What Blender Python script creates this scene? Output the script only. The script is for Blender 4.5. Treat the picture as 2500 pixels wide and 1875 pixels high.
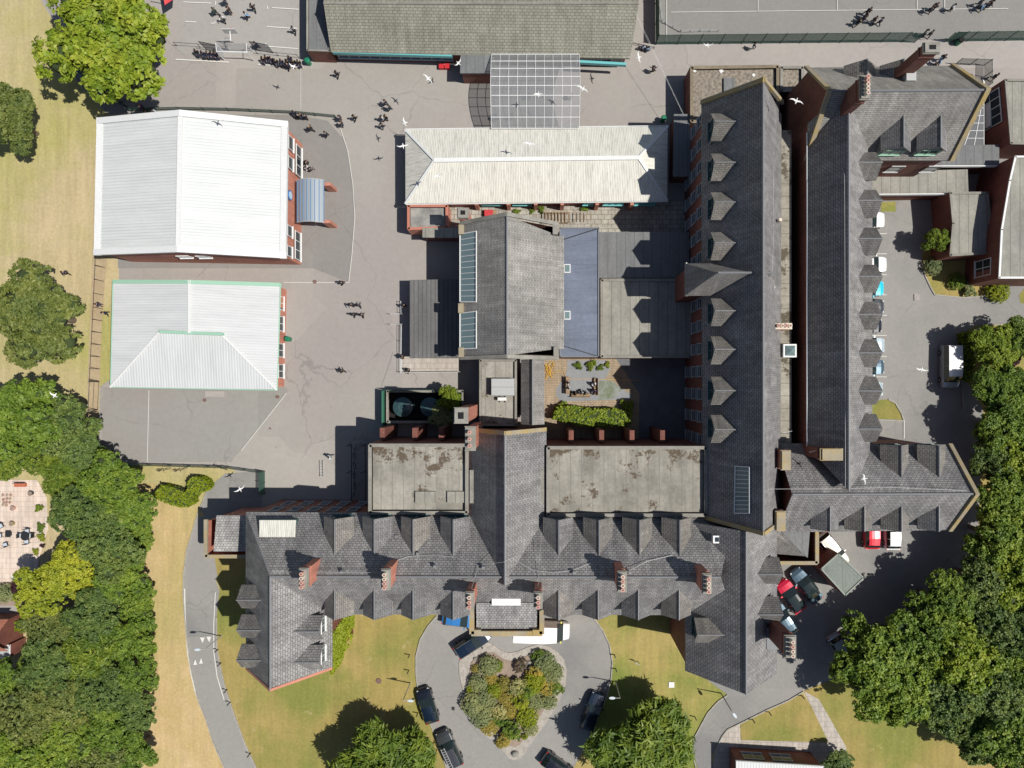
import bpy, math, random
import numpy as np
from mathutils import Vector, Matrix
R = math.radians
rng = np.random.default_rng(7); random.seed(7)
sc = bpy.context.scene
for o in list(bpy.data.objects): bpy.data.objects.remove(o)

# ---------------------------------------------------------------- camera, sky, sun, exposure
S, H, X0, Y0 = 0.048, 80.0, 1310.0, 937.0       # metres per photo pixel on the ground, camera height, point straight below
cd = bpy.data.cameras.new('camera'); cam = bpy.data.objects.new('camera', cd); sc.collection.objects.link(cam)
cam.location = (0, 0, H); cd.sensor_width = 36; cd.lens = 24.0; cd.clip_end = 2000
cd.shift_x = -(X0 - 1250) / 2500; cd.shift_y = (Y0 - 937.5) / 2500
sc.camera = cam
w = bpy.data.worlds.new('World'); sc.world = w; w.use_nodes = True
SUN_DIR = Vector((0.636, -0.123, 1.0)).normalized()          # towards the sun
el = math.asin(SUN_DIR.z); az = math.atan2(SUN_DIR.x, SUN_DIR.y)
sky = w.node_tree.nodes.new('ShaderNodeTexSky'); sky.sky_type = 'NISHITA'; sky.sun_disc = False
sky.sun_elevation = el; sky.sun_rotation = az
bg = w.node_tree.nodes['Background']; bg.inputs[1].default_value = 0.066
w.node_tree.links.new(sky.outputs[0], bg.inputs[0])
ld = bpy.data.lights.new('sun', 'SUN'); ld.energy = 4.9; ld.angle = R(0.5); ld.color = (1, 0.955, 0.885)
sun = bpy.data.objects.new('sun', ld); sc.collection.objects.link(sun)
sun.rotation_euler = (-SUN_DIR).to_track_quat('-Z', 'Y').to_euler(); sun.location = (60, -12, 95)
sc.view_settings.view_transform = 'Standard'; sc.view_settings.look = 'None'
sc.view_settings.exposure = 0.12; sc.view_settings.gamma = 1.0

# ---------------------------------------------------------------- helpers
C = sc.collection
def W(px, py, h=0.0):
    f = S * (H - h) / H
    return Vector(((px - X0) * f, (Y0 - py) * f, h))
def tag(o, label=None, cat=None, group=None, kind=None):
    if label: o['label'] = label
    if cat: o['category'] = cat
    if group: o['group'] = group
    if kind: o['kind'] = kind
    return o
ORG = {}
def org(o):
    return ORG.get(o.name, Vector((0, 0, 0))) if o else Vector((0, 0, 0))
def empty(name, loc, label=None, cat=None, group=None, rz=0):
    o = bpy.data.objects.new(name, None); C.objects.link(o); o.empty_display_size = .5
    o.location = loc; o.rotation_euler = (0, 0, rz); ORG[o.name] = Vector(loc)
    return tag(o, label, cat, group)
class MB:
    def __init__(s): s.v = []; s.f = []; s.m = []
    def poly(s, pts, m=0):
        n = len(s.v); s.v += [tuple(p) for p in pts]; s.f.append(tuple(range(n, n + len(pts)))); s.m.append(m); return s
    def mesh(s, vs, fs, m=0):
        n = len(s.v); s.v += [tuple(p) for p in vs]
        for f in fs: s.f.append(tuple(i + n for i in f)); s.m.append(m)
        return s
    def box(s, c, d, rz=0, m=0, M=None):
        x, y, z = d[0] / 2, d[1] / 2, d[2] / 2
        vs = [Vector((a * x, b * y, e * z)) for e in (-1, 1) for a, b in ((-1, -1), (1, -1), (1, 1), (-1, 1))]
        if M is None: M = Matrix.Rotation(rz, 3, 'Z')
        vs = [M @ v + Vector(c) for v in vs]
        return s.mesh(vs, [(3, 2, 1, 0), (4, 5, 6, 7), (0, 1, 5, 4), (1, 2, 6, 5), (2, 3, 7, 6), (3, 0, 4, 7)], m)
    def prism(s, pts, z0, z1, m=0, mtop=None):
        p = [Vector((q[0], q[1], 0)) for q in pts]; n = len(p)
        a = sum(p[i].x * p[(i + 1) % n].y - p[(i + 1) % n].x * p[i].y for i in range(n))
        if a < 0: p.reverse()
        for i in range(n):
            q, r = p[i], p[(i + 1) % n]
            s.poly([(q.x, q.y, z0), (r.x, r.y, z0), (r.x, r.y, z1), (q.x, q.y, z1)], m)
        s.poly([(q.x, q.y, z1) for q in p], m if mtop is None else mtop)
        s.poly([(q.x, q.y, z0) for q in reversed(p)], m); return s
    def tube(s, a, b, r, n=8, r2=None, m=0, cap=True):
        a = Vector(a); b = Vector(b); r2 = r if r2 is None else r2
        d = (b - a).normalized(); t = d.orthogonal().normalized(); u = d.cross(t)
        A = [a + (t * math.cos(2 * math.pi * i / n) + u * math.sin(2 * math.pi * i / n)) * r for i in range(n)]
        B = [b + (t * math.cos(2 * math.pi * i / n) + u * math.sin(2 * math.pi * i / n)) * r2 for i in range(n)]
        fs = [(i, (i + 1) % n, n + (i + 1) % n, n + i) for i in range(n)]
        if cap: fs += [tuple(reversed(range(n))), tuple(range(n, 2 * n))]
        return s.mesh(A + B, fs, m)
    def path(s, pts, r, n=5, m=0):
        for a, b in zip(pts[:-1], pts[1:]): s.tube(a, b, r, n, m=m)
        return s
    def slab(s, polys, t=.16, m=0):
        for p in polys:
            p = [Vector(q) for q in p]; n = len(p)
            nz = sum(p[i].x * p[(i + 1) % n].y - p[(i + 1) % n].x * p[i].y for i in range(n))
            if nz < 0: p.reverse()
            b = [q - Vector((0, 0, t)) for q in p]
            s.poly(p, m); s.poly(list(reversed(b)), m)
            for i in range(n):
                j = (i + 1) % n; s.poly([b[i], b[j], p[j], p[i]], m)
        return s
    def build(s, name, mats, parent=None, smooth=False, local=False, label=None):
        if not isinstance(mats, (list, tuple)): mats = [mats]
        o0 = Vector((0, 0, 0)) if local else org(parent)
        me = bpy.data.meshes.new(name)
        V = np.array(s.v, dtype=float).reshape(-1, 3)
        me.from_pydata([tuple(q) for q in (V - np.array(o0))], [], s.f)
        for x in mats: me.materials.append(x)
        me.polygons.foreach_set('material_index', s.m)
        uv = me.uv_layers.new(name='UVMap').data
        for p in me.polygons:
            nrm = p.normal
            if abs(nrm.z) > .999: t = Vector((1, 0, 0)); b = Vector((0, 1, 0))
            else: t = Vector((0, 0, 1)).cross(nrm).normalized(); b = nrm.cross(t)
            for li in p.loop_indices:
                q = V[me.loops[li].vertex_index]; q = Vector(q)
                uv[li].uv = (q.dot(t), q.dot(b))
        if smooth: me.polygons.foreach_set('use_smooth', [True] * len(me.polygons))
        me.update()
        o = bpy.data.objects.new(name, me); C.objects.link(o)
        if parent: o.parent = parent
        ORG[o.name] = Vector(o0)
        if label: o['label'] = label
        return o
def structure(name, mb, m):
    return tag(mb.build(name, m), kind='structure')
def thing1(name, mb, m, label, cat, group=None, smooth=False):
    return tag(mb.build(name, m, smooth=smooth), label, cat, group)
def copy_tree(o, parent=None):
    c = o.copy(); C.objects.link(c)
    if parent: c.parent = parent
    for k in ('label', 'category', 'group'):
        pass
    for ch in list(o.children): copy_tree(ch, c)
    return c

# ---------------------------------------------------------------- materials
def nt(name):
    m = bpy.data.materials.new(name); m.use_nodes = True
    t = m.node_tree; b = t.nodes['Principled BSDF']; return m, t, b
def N(t, ty, **k):
    n = t.nodes.new(ty)
    for a, v in k.items():
        if a.startswith('_'): n.inputs[int(a[1:])].default_value = v
        else: setattr(n, a, v)
    return n
def noise(t, scale, detail=4, rough=.6, vec=None, mp=None):
    n = N(t, 'ShaderNodeTexNoise'); n.inputs['Scale'].default_value = scale; n.inputs['Detail'].default_value = detail
    n.inputs['Roughness'].default_value = rough
    if vec is not None: t.links.new(vec, n.inputs['Vector'])
    return n.outputs['Fac']
def pos(t): return N(t, 'ShaderNodeNewGeometry').outputs['Position']
def uvc(t): return N(t, 'ShaderNodeTexCoord').outputs['UV']
def scl(t, vec, s3):
    n = N(t, 'ShaderNodeMapping'); t.links.new(vec, n.inputs[0]); n.inputs['Scale'].default_value = s3; return n.outputs[0]
def ramp(t, fac, stops, interp='LINEAR'):
    n = N(t, 'ShaderNodeValToRGB'); t.links.new(fac, n.inputs[0]); e = n.color_ramp; e.interpolation = interp
    while len(e.elements) < len(stops): e.elements.new(.5)
    for q, (p, c) in zip(e.elements, stops):
        q.position = p; q.color = (*c, 1) if len(c) == 3 else c
    return n.outputs[0]
def mix(t, fac, a, b, mode='MIX'):
    n = N(t, 'ShaderNodeMix', data_type='RGBA', blend_type=mode)
    for i, v in ((0, fac), (6, a), (7, b)):
        if isinstance(v, (int, float)): n.inputs[i].default_value = v
        elif isinstance(v, tuple): n.inputs[i].default_value = (*v, 1)
        else: t.links.new(v, n.inputs[i])
    return n.outputs[2]
def g(v): return (v, v, v)
def bump(t, b, hgt, st=.3, d=.02):
    n = N(t, 'ShaderNodeBump'); n.inputs['Strength'].default_value = st; n.inputs['Distance'].default_value = d
    t.links.new(hgt, n.inputs['Height']); t.links.new(n.outputs[0], b.inputs['Normal'])
def plain(name, c, rough=.6, metal=0, coat=0):
    m, t, b = nt(name); b.inputs['Base Color'].default_value = (*c, 1); b.inputs['Roughness'].default_value = rough
    b.inputs['Metallic'].default_value = metal; b.inputs['Coat Weight'].default_value = coat
    n = noise(t, 6, 3, vec=pos(t))
    col = mix(t, 1.0, c, ramp(t, n, [(.3, g(.88)), (.7, g(1.0))]), 'MULTIPLY'); t.links.new(col, b.inputs['Base Color'])
    return m
def varied(name, c1, c2, s1=.15, s2=2.5, rough=.9, speck=None, bmp=.3, c3=None, s3=.05, con=.2):
    if 'asphalt' in name or 'concrete' in name: con = .09
    m, t, b = nt(name); p = pos(t)
    a = noise(t, s1, 5, .65, p); d = noise(t, s2, 6, .7, p)
    col = mix(t, ramp(t, a, [(.35, g(0)), (.65, g(1))]), c1, c2)
    if c3: col = mix(t, ramp(t, noise(t, s3, 4, .6, p), [(.45, g(0)), (.62, g(1))]), col, c3)
    col = mix(t, 1.0, col, ramp(t, d, [(.25, g(1 - con)), (.75, g(1 + con * .7))]), 'MULTIPLY')
    if 'asphalt' in name or 'concrete' in name:
        wv = N(t, 'ShaderNodeVectorMath', operation='ADD'); t.links.new(p, wv.inputs[0]); nz = N(t, 'ShaderNodeTexNoise'); nz.inputs['Scale'].default_value = .5; nz.inputs['Detail'].default_value = 6; t.links.new(p, nz.inputs['Vector'])
        sm = N(t, 'ShaderNodeVectorMath', operation='SCALE'); t.links.new(nz.outputs['Color'], sm.inputs[0]); sm.inputs['Scale'].default_value = 1.6; t.links.new(sm.outputs[0], wv.inputs[1])
        vo = N(t, 'ShaderNodeTexVoronoi', feature='DISTANCE_TO_EDGE'); vo.inputs['Scale'].default_value = .11; t.links.new(wv.outputs[0], vo.inputs['Vector'])
        ck = N(t, 'ShaderNodeMath', operation='MULTIPLY'); t.links.new(ramp(t, vo.outputs['Distance'], [(.002, g(.5)), (.006, g(0))]), ck.inputs[0]); t.links.new(ramp(t, noise(t, .09, 3, .5, p), [(.45, g(0)), (.55, g(1))]), ck.inputs[1])
        col = mix(t, ck.outputs[0], col, (.14, .13, .12))
        col = mix(t, ramp(t, noise(t, .33, 7, .75, p), [(.6, g(0)), (.72, g(.4))]), col, tuple(q * .72 for q in c1))
        col = mix(t, ramp(t, noise(t, 1.3, 3, .6, p), [(.70, g(0)), (.74, g(.45))]), col, tuple(q * .55 for q in c1))
        vp = N(t, 'ShaderNodeTexVoronoi'); vp.inputs['Scale'].default_value = .07; vp.distance = 'CHEBYCHEV'; t.links.new(p, vp.inputs['Vector'])
        col = mix(t, 1.0, col, ramp(t, vp.outputs['Color'], [(0, g(.93)), (1, g(1.06))]), 'MULTIPLY')
    if 'grass' in name:
        col = mix(t, 1.0, col, ramp(t, noise(t, 1, 5, .7, scl(t, p, (1.4, .12, 1))), [(.3, g(.86)), (.7, g(1.12))]), 'MULTIPLY')
        col = mix(t, ramp(t, noise(t, .8, 8, .8, p), [(.56, g(0)), (.68, g(.5))]), col, tuple(q * k for q, k in zip(c2, (.8, .92, .6))))
        col = mix(t, ramp(t, noise(t, .5, 7, .8, scl(t, p, (1, 1, 9))), [(.6, g(0)), (.7, g(.5))]), col, (.56, .44, .27))
    if speck:
        col = mix(t, ramp(t, noise(t, 9, 2, .5, p), [(.66, g(0)), (.72, g(.5))]), col, speck)
    t.links.new(col, b.inputs['Base Color']); b.inputs['Roughness'].default_value = rough
    if bmp: bump(t, b, noise(t, s2 * 4, 4, .7, p), bmp, .03)
    return m
def tiles(name, c1, c2, mortar, bw=.42, rh=.26, ms=.03, streak=None, rough=.75, moss=None, dirt=.8, var=0):
    m, t, b = nt(name); u = uvc(t); p = pos(t)
    n = N(t, 'ShaderNodeTexBrick'); t.links.new(u, n.inputs['Vector'])
    for k, v in (('Color1', c1), ('Color2', c2), ('Mortar', mortar)): n.inputs[k].default_value = (*v, 1)
    n.inputs['Scale'].default_value = 1; n.inputs['Brick Width'].default_value = bw; n.inputs['Row Height'].default_value = rh
    n.inputs['Mortar Size'].default_value = ms; n.inputs['Mortar Smooth'].default_value = .3; n.inputs['Bias'].default_value = 0
    col = n.outputs['Color']
    col = mix(t, 1.0, col, ramp(t, noise(t, .35, 6, .7, p), [(.3, g(dirt)), (.7, g(1.2))]), 'MULTIPLY')
    sv = scl(t, u, (2.2, .16, 1)); st = noise(t, 1.0, 6, .75, sv)
    col = mix(t, 1.0, col, ramp(t, st, [(.35, g(.8)), (.7, g(1.22))]), 'MULTIPLY')
    if var:
        col = mix(t, 1.0, col, ramp(t, noise(t, 1.0, 8, .8, scl(t, u, (.9, .22, 1))), [(.32, g(1 - var)), (.68, g(1 + var))]), 'MULTIPLY')
        col = mix(t, 1.0, col, ramp(t, noise(t, .12, 5, .7, p), [(.35, (1 - var * .5, 1 - var * .5, 1 - var * .42)), (.65, (1 + var * .55, 1 + var * .5, 1 + var * .42))]), 'MULTIPLY')
        col = mix(t, ramp(t, noise(t, .55, 8, .8, p), [(.62, g(0)), (.7, g(.35))]), col, (.17, .16, .07))
    if streak: col = mix(t, ramp(t, noise(t, .9, 7, .8, scl(t, u, (1.6, .35, 1))), [(.58, g(0)), (.72, g(.55))]), col, streak)
    if moss: col = mix(t, ramp(t, noise(t, .4, 6, .7, p), [(.55, g(0)), (.66, g(.7))]), col, moss)
    col = mix(t, ramp(t, noise(t, 5.5, 2, .5, p), [(.7, g(0)), (.76, g(.45))]), col, (.42, .42, .40))
    t.links.new(col, b.inputs['Base Color']); b.inputs['Roughness'].default_value = rough
    bump(t, b, n.outputs['Fac'], -.6 if False else .5, .02)
    return m
def feltroof(name, c1, c2, seam, sp=1.1, axis=0, mossc=None, mosst=.56, seamc=.7, edge=None):
    m, t, b = nt(name); u = uvc(t); p = pos(t)
    col = mix(t, ramp(t, noise(t, .25, 7, .72, p), [(.35, g(0)), (.65, g(1))]), c1, c2)
    col = mix(t, 1.0, col, ramp(t, noise(t, 3, 6, .75, p), [(.25, g(.8)), (.75, g(1.15))]), 'MULTIPLY')
    st = noise(t, 1, 5, .7, scl(t, p, (1.2, .2, 1) if axis == 0 else (.2, 1.2, 1)))
    col = mix(t, 1.0, col, ramp(t, st, [(.3, g(.8)), (.7, g(1.12))]), 'MULTIPLY')
    sx = N(t, 'ShaderNodeSeparateXYZ'); t.links.new(p, sx.inputs[0])
    md = N(t, 'ShaderNodeMath', operation='FLOORED_MODULO'); t.links.new(sx.outputs[axis], md.inputs[0]); md.inputs[1].default_value = sp
    lt = N(t, 'ShaderNodeMath', operation='LESS_THAN'); t.links.new(md.outputs[0], lt.inputs[0]); lt.inputs[1].default_value = .09
    ml = N(t, 'ShaderNodeMath', operation='MULTIPLY'); t.links.new(lt.outputs[0], ml.inputs[0]); ml.inputs[1].default_value = seamc
    col = mix(t, ml.outputs[0], col, seam)
    if mossc:
        nf = noise(t, .38, 9, .78, p)
        if edge is not None:
            mr = N(t, 'ShaderNodeMapRange'); t.links.new(sx.outputs[1], mr.inputs[0]); mr.inputs[1].default_value = edge - 2.8; mr.inputs[2].default_value = edge; mr.inputs[4].default_value = .10
            ad = N(t, 'ShaderNodeMath', operation='ADD'); t.links.new(nf, ad.inputs[0]); t.links.new(mr.outputs[0], ad.inputs[1]); nf = ad.outputs[0]
        f = ramp(t, nf, [(mosst, g(0)), (mosst + .03, g(.95))])
        col = mix(t, f, col, mix(t, noise(t, 5, 4, .7, p), tuple(.5 * q for q in mossc), mossc))
    t.links.new(col, b.inputs['Base Color']); b.inputs['Roughness'].default_value = .92
    return m
def corrug(name, c1, c2, sp=.34, dirt=(.3, .3, .27), amt=.35, vdirt=False, rough=.55):
    m, t, b = nt(name); u = uvc(t); p = pos(t)
    sx = N(t, 'ShaderNodeSeparateXYZ'); t.links.new(u, sx.inputs[0])
    mu = N(t, 'ShaderNodeMath', operation='MULTIPLY'); t.links.new(sx.outputs[0], mu.inputs[0]); mu.inputs[1].default_value = 2 * math.pi / sp
    sn = N(t, 'ShaderNodeMath', operation='SINE'); t.links.new(mu.outputs[0], sn.inputs[0])
    ma = N(t, 'ShaderNodeMapRange'); t.links.new(sn.outputs[0], ma.inputs[0]); ma.inputs[1].default_value = -1; ma.inputs[2].default_value = 1
    col = mix(t, noise(t, .2, 5, .6, p), c1, c2)
    col = mix(t, ramp(t, ma.outputs[0], [(0, g(amt)), (.35, g(0))]), col, dirt)  # groove bottoms take the dirt colour to paint the corrugation's shade
    if vdirt: col = mix(t, ramp(t, noise(t, 1, 7, .8, scl(t, u, (4.5, .5, 1))), [(.47, g(0)), (.68, g(.75))]), col, dirt)
    col = mix(t, 1.0, col, ramp(t, noise(t, 1.2, 6, .75, scl(t, u, (1.0, .12, 1))), [(.3, g(.86)), (.7, g(1.05))]), 'MULTIPLY')
    col = mix(t, ramp(t, noise(t, 4.5, 2, .5, p), [(.72, g(0)), (.76, g(.5))]), col, dirt)
    t.links.new(col, b.inputs['Base Color']); b.inputs['Roughness'].default_value = rough
    bump(t, b, ma.outputs[0], .5, .03)
    return m
def leafmat(name, cols, rough=.55):
    m, t, b = nt(name)
    at = N(t, 'ShaderNodeAttribute', attribute_name='rnd')
    n = len(cols); col = ramp(t, at.outputs['Fac'], [(i / (n - 1), c) for i, c in enumerate(cols)])
    oi = N(t, 'ShaderNodeObjectInfo')
    col = mix(t, 1.0, col, ramp(t, oi.outputs['Random'], [(0, (.82, .86, .85)), (1, (1.2, 1.12, 1.1))]), 'MULTIPLY')
    col = mix(t, 1.0, col, ramp(t, noise(t, .45, 3, .6, pos(t)), [(.3, (.72, .8, .85)), (.7, (1.25, 1.15, 1.05))]), 'MULTIPLY')
    t.links.new(col, b.inputs['Base Color']); b.inputs['Roughness'].default_value = rough
    b.inputs['Specular IOR Level'].default_value = .35
    tr = N(t, 'ShaderNodeBsdfTranslucent'); t.links.new(col, tr.inputs[0])
    ms = N(t, 'ShaderNodeMixShader'); ms.inputs[0].default_value = .22
    out = t.nodes['Material Output']
    t.links.new(b.outputs[0], ms.inputs[1]); t.links.new(tr.outputs[0], ms.inputs[2]); t.links.new(ms.outputs[0], out.inputs[0])
    return m
def glassmat(name, c, alpha=1, rough=.08):
    m, t, b = nt(name); b.inputs['Base Color'].default_value = (*c, 1); b.inputs['Roughness'].default_value = rough
    b.inputs['Specular IOR Level'].default_value = .6
    if alpha < 1:
        tr = N(t, 'ShaderNodeBsdfTransparent'); ms = N(t, 'ShaderNodeMixShader'); ms.inputs[0].default_value = alpha
        t.links.new(tr.outputs[0], ms.inputs[1]); t.links.new(b.outputs[0], ms.inputs[2])
        t.links.new(ms.outputs[0], t.nodes['Material Output'].inputs[0])
    return m

slate = tiles('slate', (.178, .175, .175), (.245, .24, .237), (.075, .073, .073), streak=(.36, .355, .335), var=.3)
slate_pale = tiles('slate_pale', (.24, .235, .23), (.33, .325, .31), (.12, .12, .115), bw=.34, rh=.3, streak=(.46, .46, .44), var=.35)
slate_fine = tiles('slate_fine', (.21, .203, .19), (.265, .255, .24), (.10, .097, .092), bw=.5, rh=.2, ms=.022, streak=(.40, .39, .36), var=.25)
slate_warm = tiles('slate_warm', (.155, .146, .133), (.205, .193, .176), (.065, .062, .056), bw=.45, rh=.21, ms=.024, streak=(.36, .34, .3), var=.3)
slate_cool = tiles('slate_cool', (.13, .13, .132), (.175, .174, .175), (.055, .055, .058), bw=.45, rh=.21, ms=.024, streak=(.4, .4, .4), var=.3)
slate_dorm = tiles('dormer_slate', (.115, .11, .105), (.15, .144, .136), (.05, .05, .048), bw=.45, rh=.21, ms=.026, streak=(.3, .29, .27), var=.3)
clay_roof = tiles('weathered_tiles', (.20, .195, .155), (.24, .235, .19), (.13, .13, .10), bw=.5, rh=.3, ms=.04, streak=(.28, .27, .23), dirt=.85)
brick = tiles('red_brick', (.165, .05, .036), (.21, .068, .046), (.12, .07, .055), bw=.23, rh=.08, ms=.008, dirt=.7)
brick_bright = tiles('orange_brick', (.43, .145, .095), (.50, .18, .12), (.42, .28, .22), bw=.23, rh=.08, ms=.008, dirt=.85)
stone = varied('weathered_stone', (.34, .29, .20), (.25, .22, .16), .5, 4, c3=(.34, .25, .10), s3=.6)
stone_grey = varied('grey_stone', (.27, .26, .23), (.19, .18, .155), .6, 5)
concrete_roof = feltroof('concrete_roof', (.335, .318, .275), (.19, .18, .155), (.17, .16, .14), 1.15, 0, (.115, .085, .055), .575, edge=-6.6)
concrete_plain = feltroof('weathered_concrete', (.33, .315, .275), (.22, .205, .175), (.16, .155, .14), 1.15, 0, (.115, .085, .055), .57)
felt_grey = feltroof('grey_felt', (.17, .175, .175), (.14, .145, .15), (.09, .09, .09), 1.0, 0)
felt_tan = feltroof('tan_felt', (.30, .29, .25), (.22, .215, .19), (.12, .12, .10), 1.05, 0)
felt_dark = feltroof('ribbed_felt', (.145, .145, .14), (.11, .11, .11), (.05, .05, .05), .48, 0)
felt_blue = feltroof('blue_felt', (.15, .175, .23), (.125, .145, .19), (.10, .115, .15), 2.6, 1, seamc=.4)
felt_green = feltroof('green_felt', (.20, .225, .20), (.165, .19, .17), (.12, .14, .12), 1.7, 0)
gravel = varied('roof_gravel', (.30, .265, .215), (.12, .10, .08), 3.0, 7, .95, speck=(.6, .58, .5), bmp=.6)
flagroof = feltroof('mossy_slab_roof', (.34, .32, .27), (.24, .22, .18), (.13, .12, .1), 1.3, 1, (.11, .09, .06), .53)
metal_white = corrug('white_metal', (.60, .62, .61), (.55, .57, .565), .33, (.36, .38, .38), .4)
metal_grey = corrug('pale_metal', (.56, .57, .57), (.51, .525, .53), .30, (.36, .38, .4), .35)
metal_dirty = corrug('dirty_metal', (.70, .69, .62), (.64, .63, .56), .19, (.30, .29, .25), .3, True)
trim_white = plain('white_trim', (.66, .67, .66), .5)
trim_green = plain('green_trim', (.28, .48, .36), .6)
trim_teal = plain('teal_trim', (.13, .42, .43), .5)
trim_blue = plain('blue_frame', (.12, .25, .45), .5)
trim_dark = plain('dark_metal', (.02, .022, .024), .5)
trim_grey = plain('grey_metal', (.38, .39, .39), .5)
lead = plain('lead', (.17, .175, .185), .6)
teal_dark = plain('dark_teal_frame', (.03, .10, .11), .5)
pot_clay = plain('pot_clay', (.55, .33, .27), .8)
pot_pale = plain('pot_pale', (.62, .55, .45), .8)
soot2 = plain('pot_mouth', (.25, .12, .10), .9)
soot_and_dark = plain('soot_and_dark', (.008, .008, .008), .95)  # near-black: flue soot, and painted darkness in open bins and the tank pit
glass_dark = glassmat('window_glass', (.025, .035, .045))
glass_sky = glassmat('roof_glass', (.15, .21, .22), 1, .15)
glass_clear = glassmat('clear_glass', (.30, .31, .32), .38, .05)
wood = varied('wood', (.30, .21, .12), (.22, .15, .09), 1.5, 6)
asphalt = varied('playground_asphalt', (.318, .299, .272), (.278, .261, .238), .05, 1.6, .93, speck=(.45, .44, .42), bmp=.15, c3=(.29, .262, .248), s3=.045)
asphalt_grey = varied('grey_asphalt', (.262, .256, .235), (.234, .228, .21), .06, 1.6, .93, speck=(.38, .38, .37), bmp=.15, c3=(.24, .225, .21), s3=.05)
asphalt_pale = varied('pale_concrete', (.335, .31, .288), (.30, .28, .262), .08, 1.6, .93, speck=(.45, .44, .42), bmp=.15)
asphalt_drive = varied('drive_asphalt', (.238, .231, .216), (.266, .256, .236), .06, 2.0, .93, speck=(.4, .4, .38), bmp=.15, c3=(.185, .183, .178), s3=.06)
court_grey = varied('court_asphalt', (.225, .218, .205), (.20, .193, .182), .06, 2.0, .93, speck=(.38, .38, .37), bmp=.15)
paving = tiles('paving', (.33, .30, .265), (.37, .335, .295), (.28, .24, .2), bw=.75, rh=.6, ms=.03, dirt=.9)
paving_pink = tiles('patio_paving', (.52, .42, .35), (.55, .46, .39), (.42, .34, .28), bw=.9, rh=.6, ms=.02, dirt=.93)
blockpave = tiles('block_paving', (.29, .22, .14), (.34, .265, .175), (.18, .14, .1), bw=.35, rh=.2, ms=.025)
slabs = tiles('old_slabs', (.30, .28, .24), (.36, .34, .29), (.16, .14, .11), bw=.8, rh=.55, ms=.035, moss=(.15, .13, .09))
cobble = varied('stone_gravel', (.40, .37, .33), (.29, .26, .225), 2.5, 6, .95, speck=(.75, .7, .65), bmp=.8)
soil = varied('soil', (.30, .23, .18), (.22, .17, .13), .8, 5, .98, bmp=.6)
paint_white = plain('road_paint', (.62, .62, .58), .8)
grass_dry = varied('dry_grass', (.455, .365, .22), (.385, .32, .165), .12, 3.0, .98, speck=(.64, .53, .34), bmp=.5, c3=(.32, .30, .10), s3=.05)
grass_strip = varied('scorched_grass', (.50, .37, .20), (.42, .31, .135), .25, 3.5, .98, speck=(.66, .54, .34), bmp=.5, c3=(.36, .30, .12), s3=.09)
grass_gold = varied('golden_grass', (0.326, 0.248, 0.085), (0.270, 0.217, 0.064), .14, 3.0, .98, speck=(0.435, 0.339, 0.153), bmp=.5, c3=(0.187, 0.196, 0.043), s3=.09)
grass_green = varied('green_grass', (0.194, 0.219, 0.045), (0.153, 0.186, 0.036), .12, 3.0, .98, speck=(0.342, 0.298, 0.108), bmp=.5, c3=(0.333, 0.265, 0.090), s3=.085)

# ---------------------------------------------------------------- the ground
SH = [0]
def sheet(name, pts, z, m, h=0):
    SH[0] += 1; z = SH[0] * .0025 if not h else 0
    mb = MB(); p = [W(x, y) for x, y in pts]; n = len(p)
    a = sum(p[i].x * p[(i + 1) % n].y - p[(i + 1) % n].x * p[i].y for i in range(n))
    if a < 0: p.reverse()
    if h:
        mb.prism(p, z, z + h, 0)
    else: mb.poly([(q.x, q.y, z) for q in p])
    return structure(name, mb, m)
mb = MB(); mb.poly([(-600, -600, 0), (600, -600, 0), (600, 600, 0), (-600, 600, 0)]); structure('ground', mb, grass_dry)
L = .004
sheet('playground', [(60, -300), (100, 0), (135, 60), (159, 123), (174, 166), (192, 202), (224, 239), (264, 278), (290, 300), (290, 690), (290, 930), (268, 930), (247, 945), (243, 1060),
      (246, 1105), (312, 1132), (560, 1140), (640, 1200), (640, 1260), (1000, 1260), (1000, 900), (2700, 900), (2700, -300)], L, asphalt)
sheet('courtyard', [(680, 640), (1000, 640), (1000, 1240), (640, 1240), (650, 1128), (690, 1070), (700, 960)], 2 * L, asphalt)
sheet('playground', [(245, 945), (700, 945), (704, 955), (565, 1128), (250, 1128)], 2 * L, asphalt_grey, 0)
sheet('playground', [(288, 655), (765, 655), (852, 690), (860, 600), (868, 500), (860, 430), (840, 340), (800, 295), (720, 280), (288, 280)], 3 * L, varied('worn_asphalt', (.235, .222, .208), (.205, .198, .185), .06, 1.6, .93, bmp=.15, speck=(.4, .38, .36)))
sheet('road', [(1600, 108), (2700, 92), (2700, 165), (1560, 170), (1560, 108)], 2 * L, asphalt_pale)
sheet('sports_court', [(1606, -200), (1606, 106), (2700, 92), (2700, -200)], 3 * L, court_grey)
sheet('sports_court', [(433, -200), (433, 132), (735, 138), (735, -200)], 3 * L, varied('ball_court_asphalt', (.30, .288, .268), (.275, .262, .245), .07, 2, .93, bmp=.15))
sheet('footpath', [(150, 100), (178, 170), (196, 205), (262, 272), (300, 300), (330, 272), (240, 220), (205, 180), (190, 120), (150, 20), (110, 0)], 2 * L, asphalt_grey)
sheet('driveway', [(640, 1150), (550, 1156), (510, 1189), (481, 1263), (472, 1295), (458, 1341), (450, 1398), (449, 1452), (452, 1501), (457, 1555), (466, 1626), (485, 1710), (502, 1750),
      (521, 1810), (548, 1872), (620, 2000), (690, 2000), (600, 1818), (570, 1737), (548, 1669), (536, 1615), (530, 1577), (529, 1506), (536, 1441), (526, 1416), (542, 1385), (560, 1350), (640, 1350)], L * 1.5, asphalt_drive)
sheet('driveway', [(458, 1556), (529, 1550), (533, 1600), (548, 1669), (570, 1737), (600, 1818), (690, 2000), (622, 2000), (548, 1872), (502, 1750), (485, 1710), (466, 1626)], L * 3, asphalt_grey)
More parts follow.
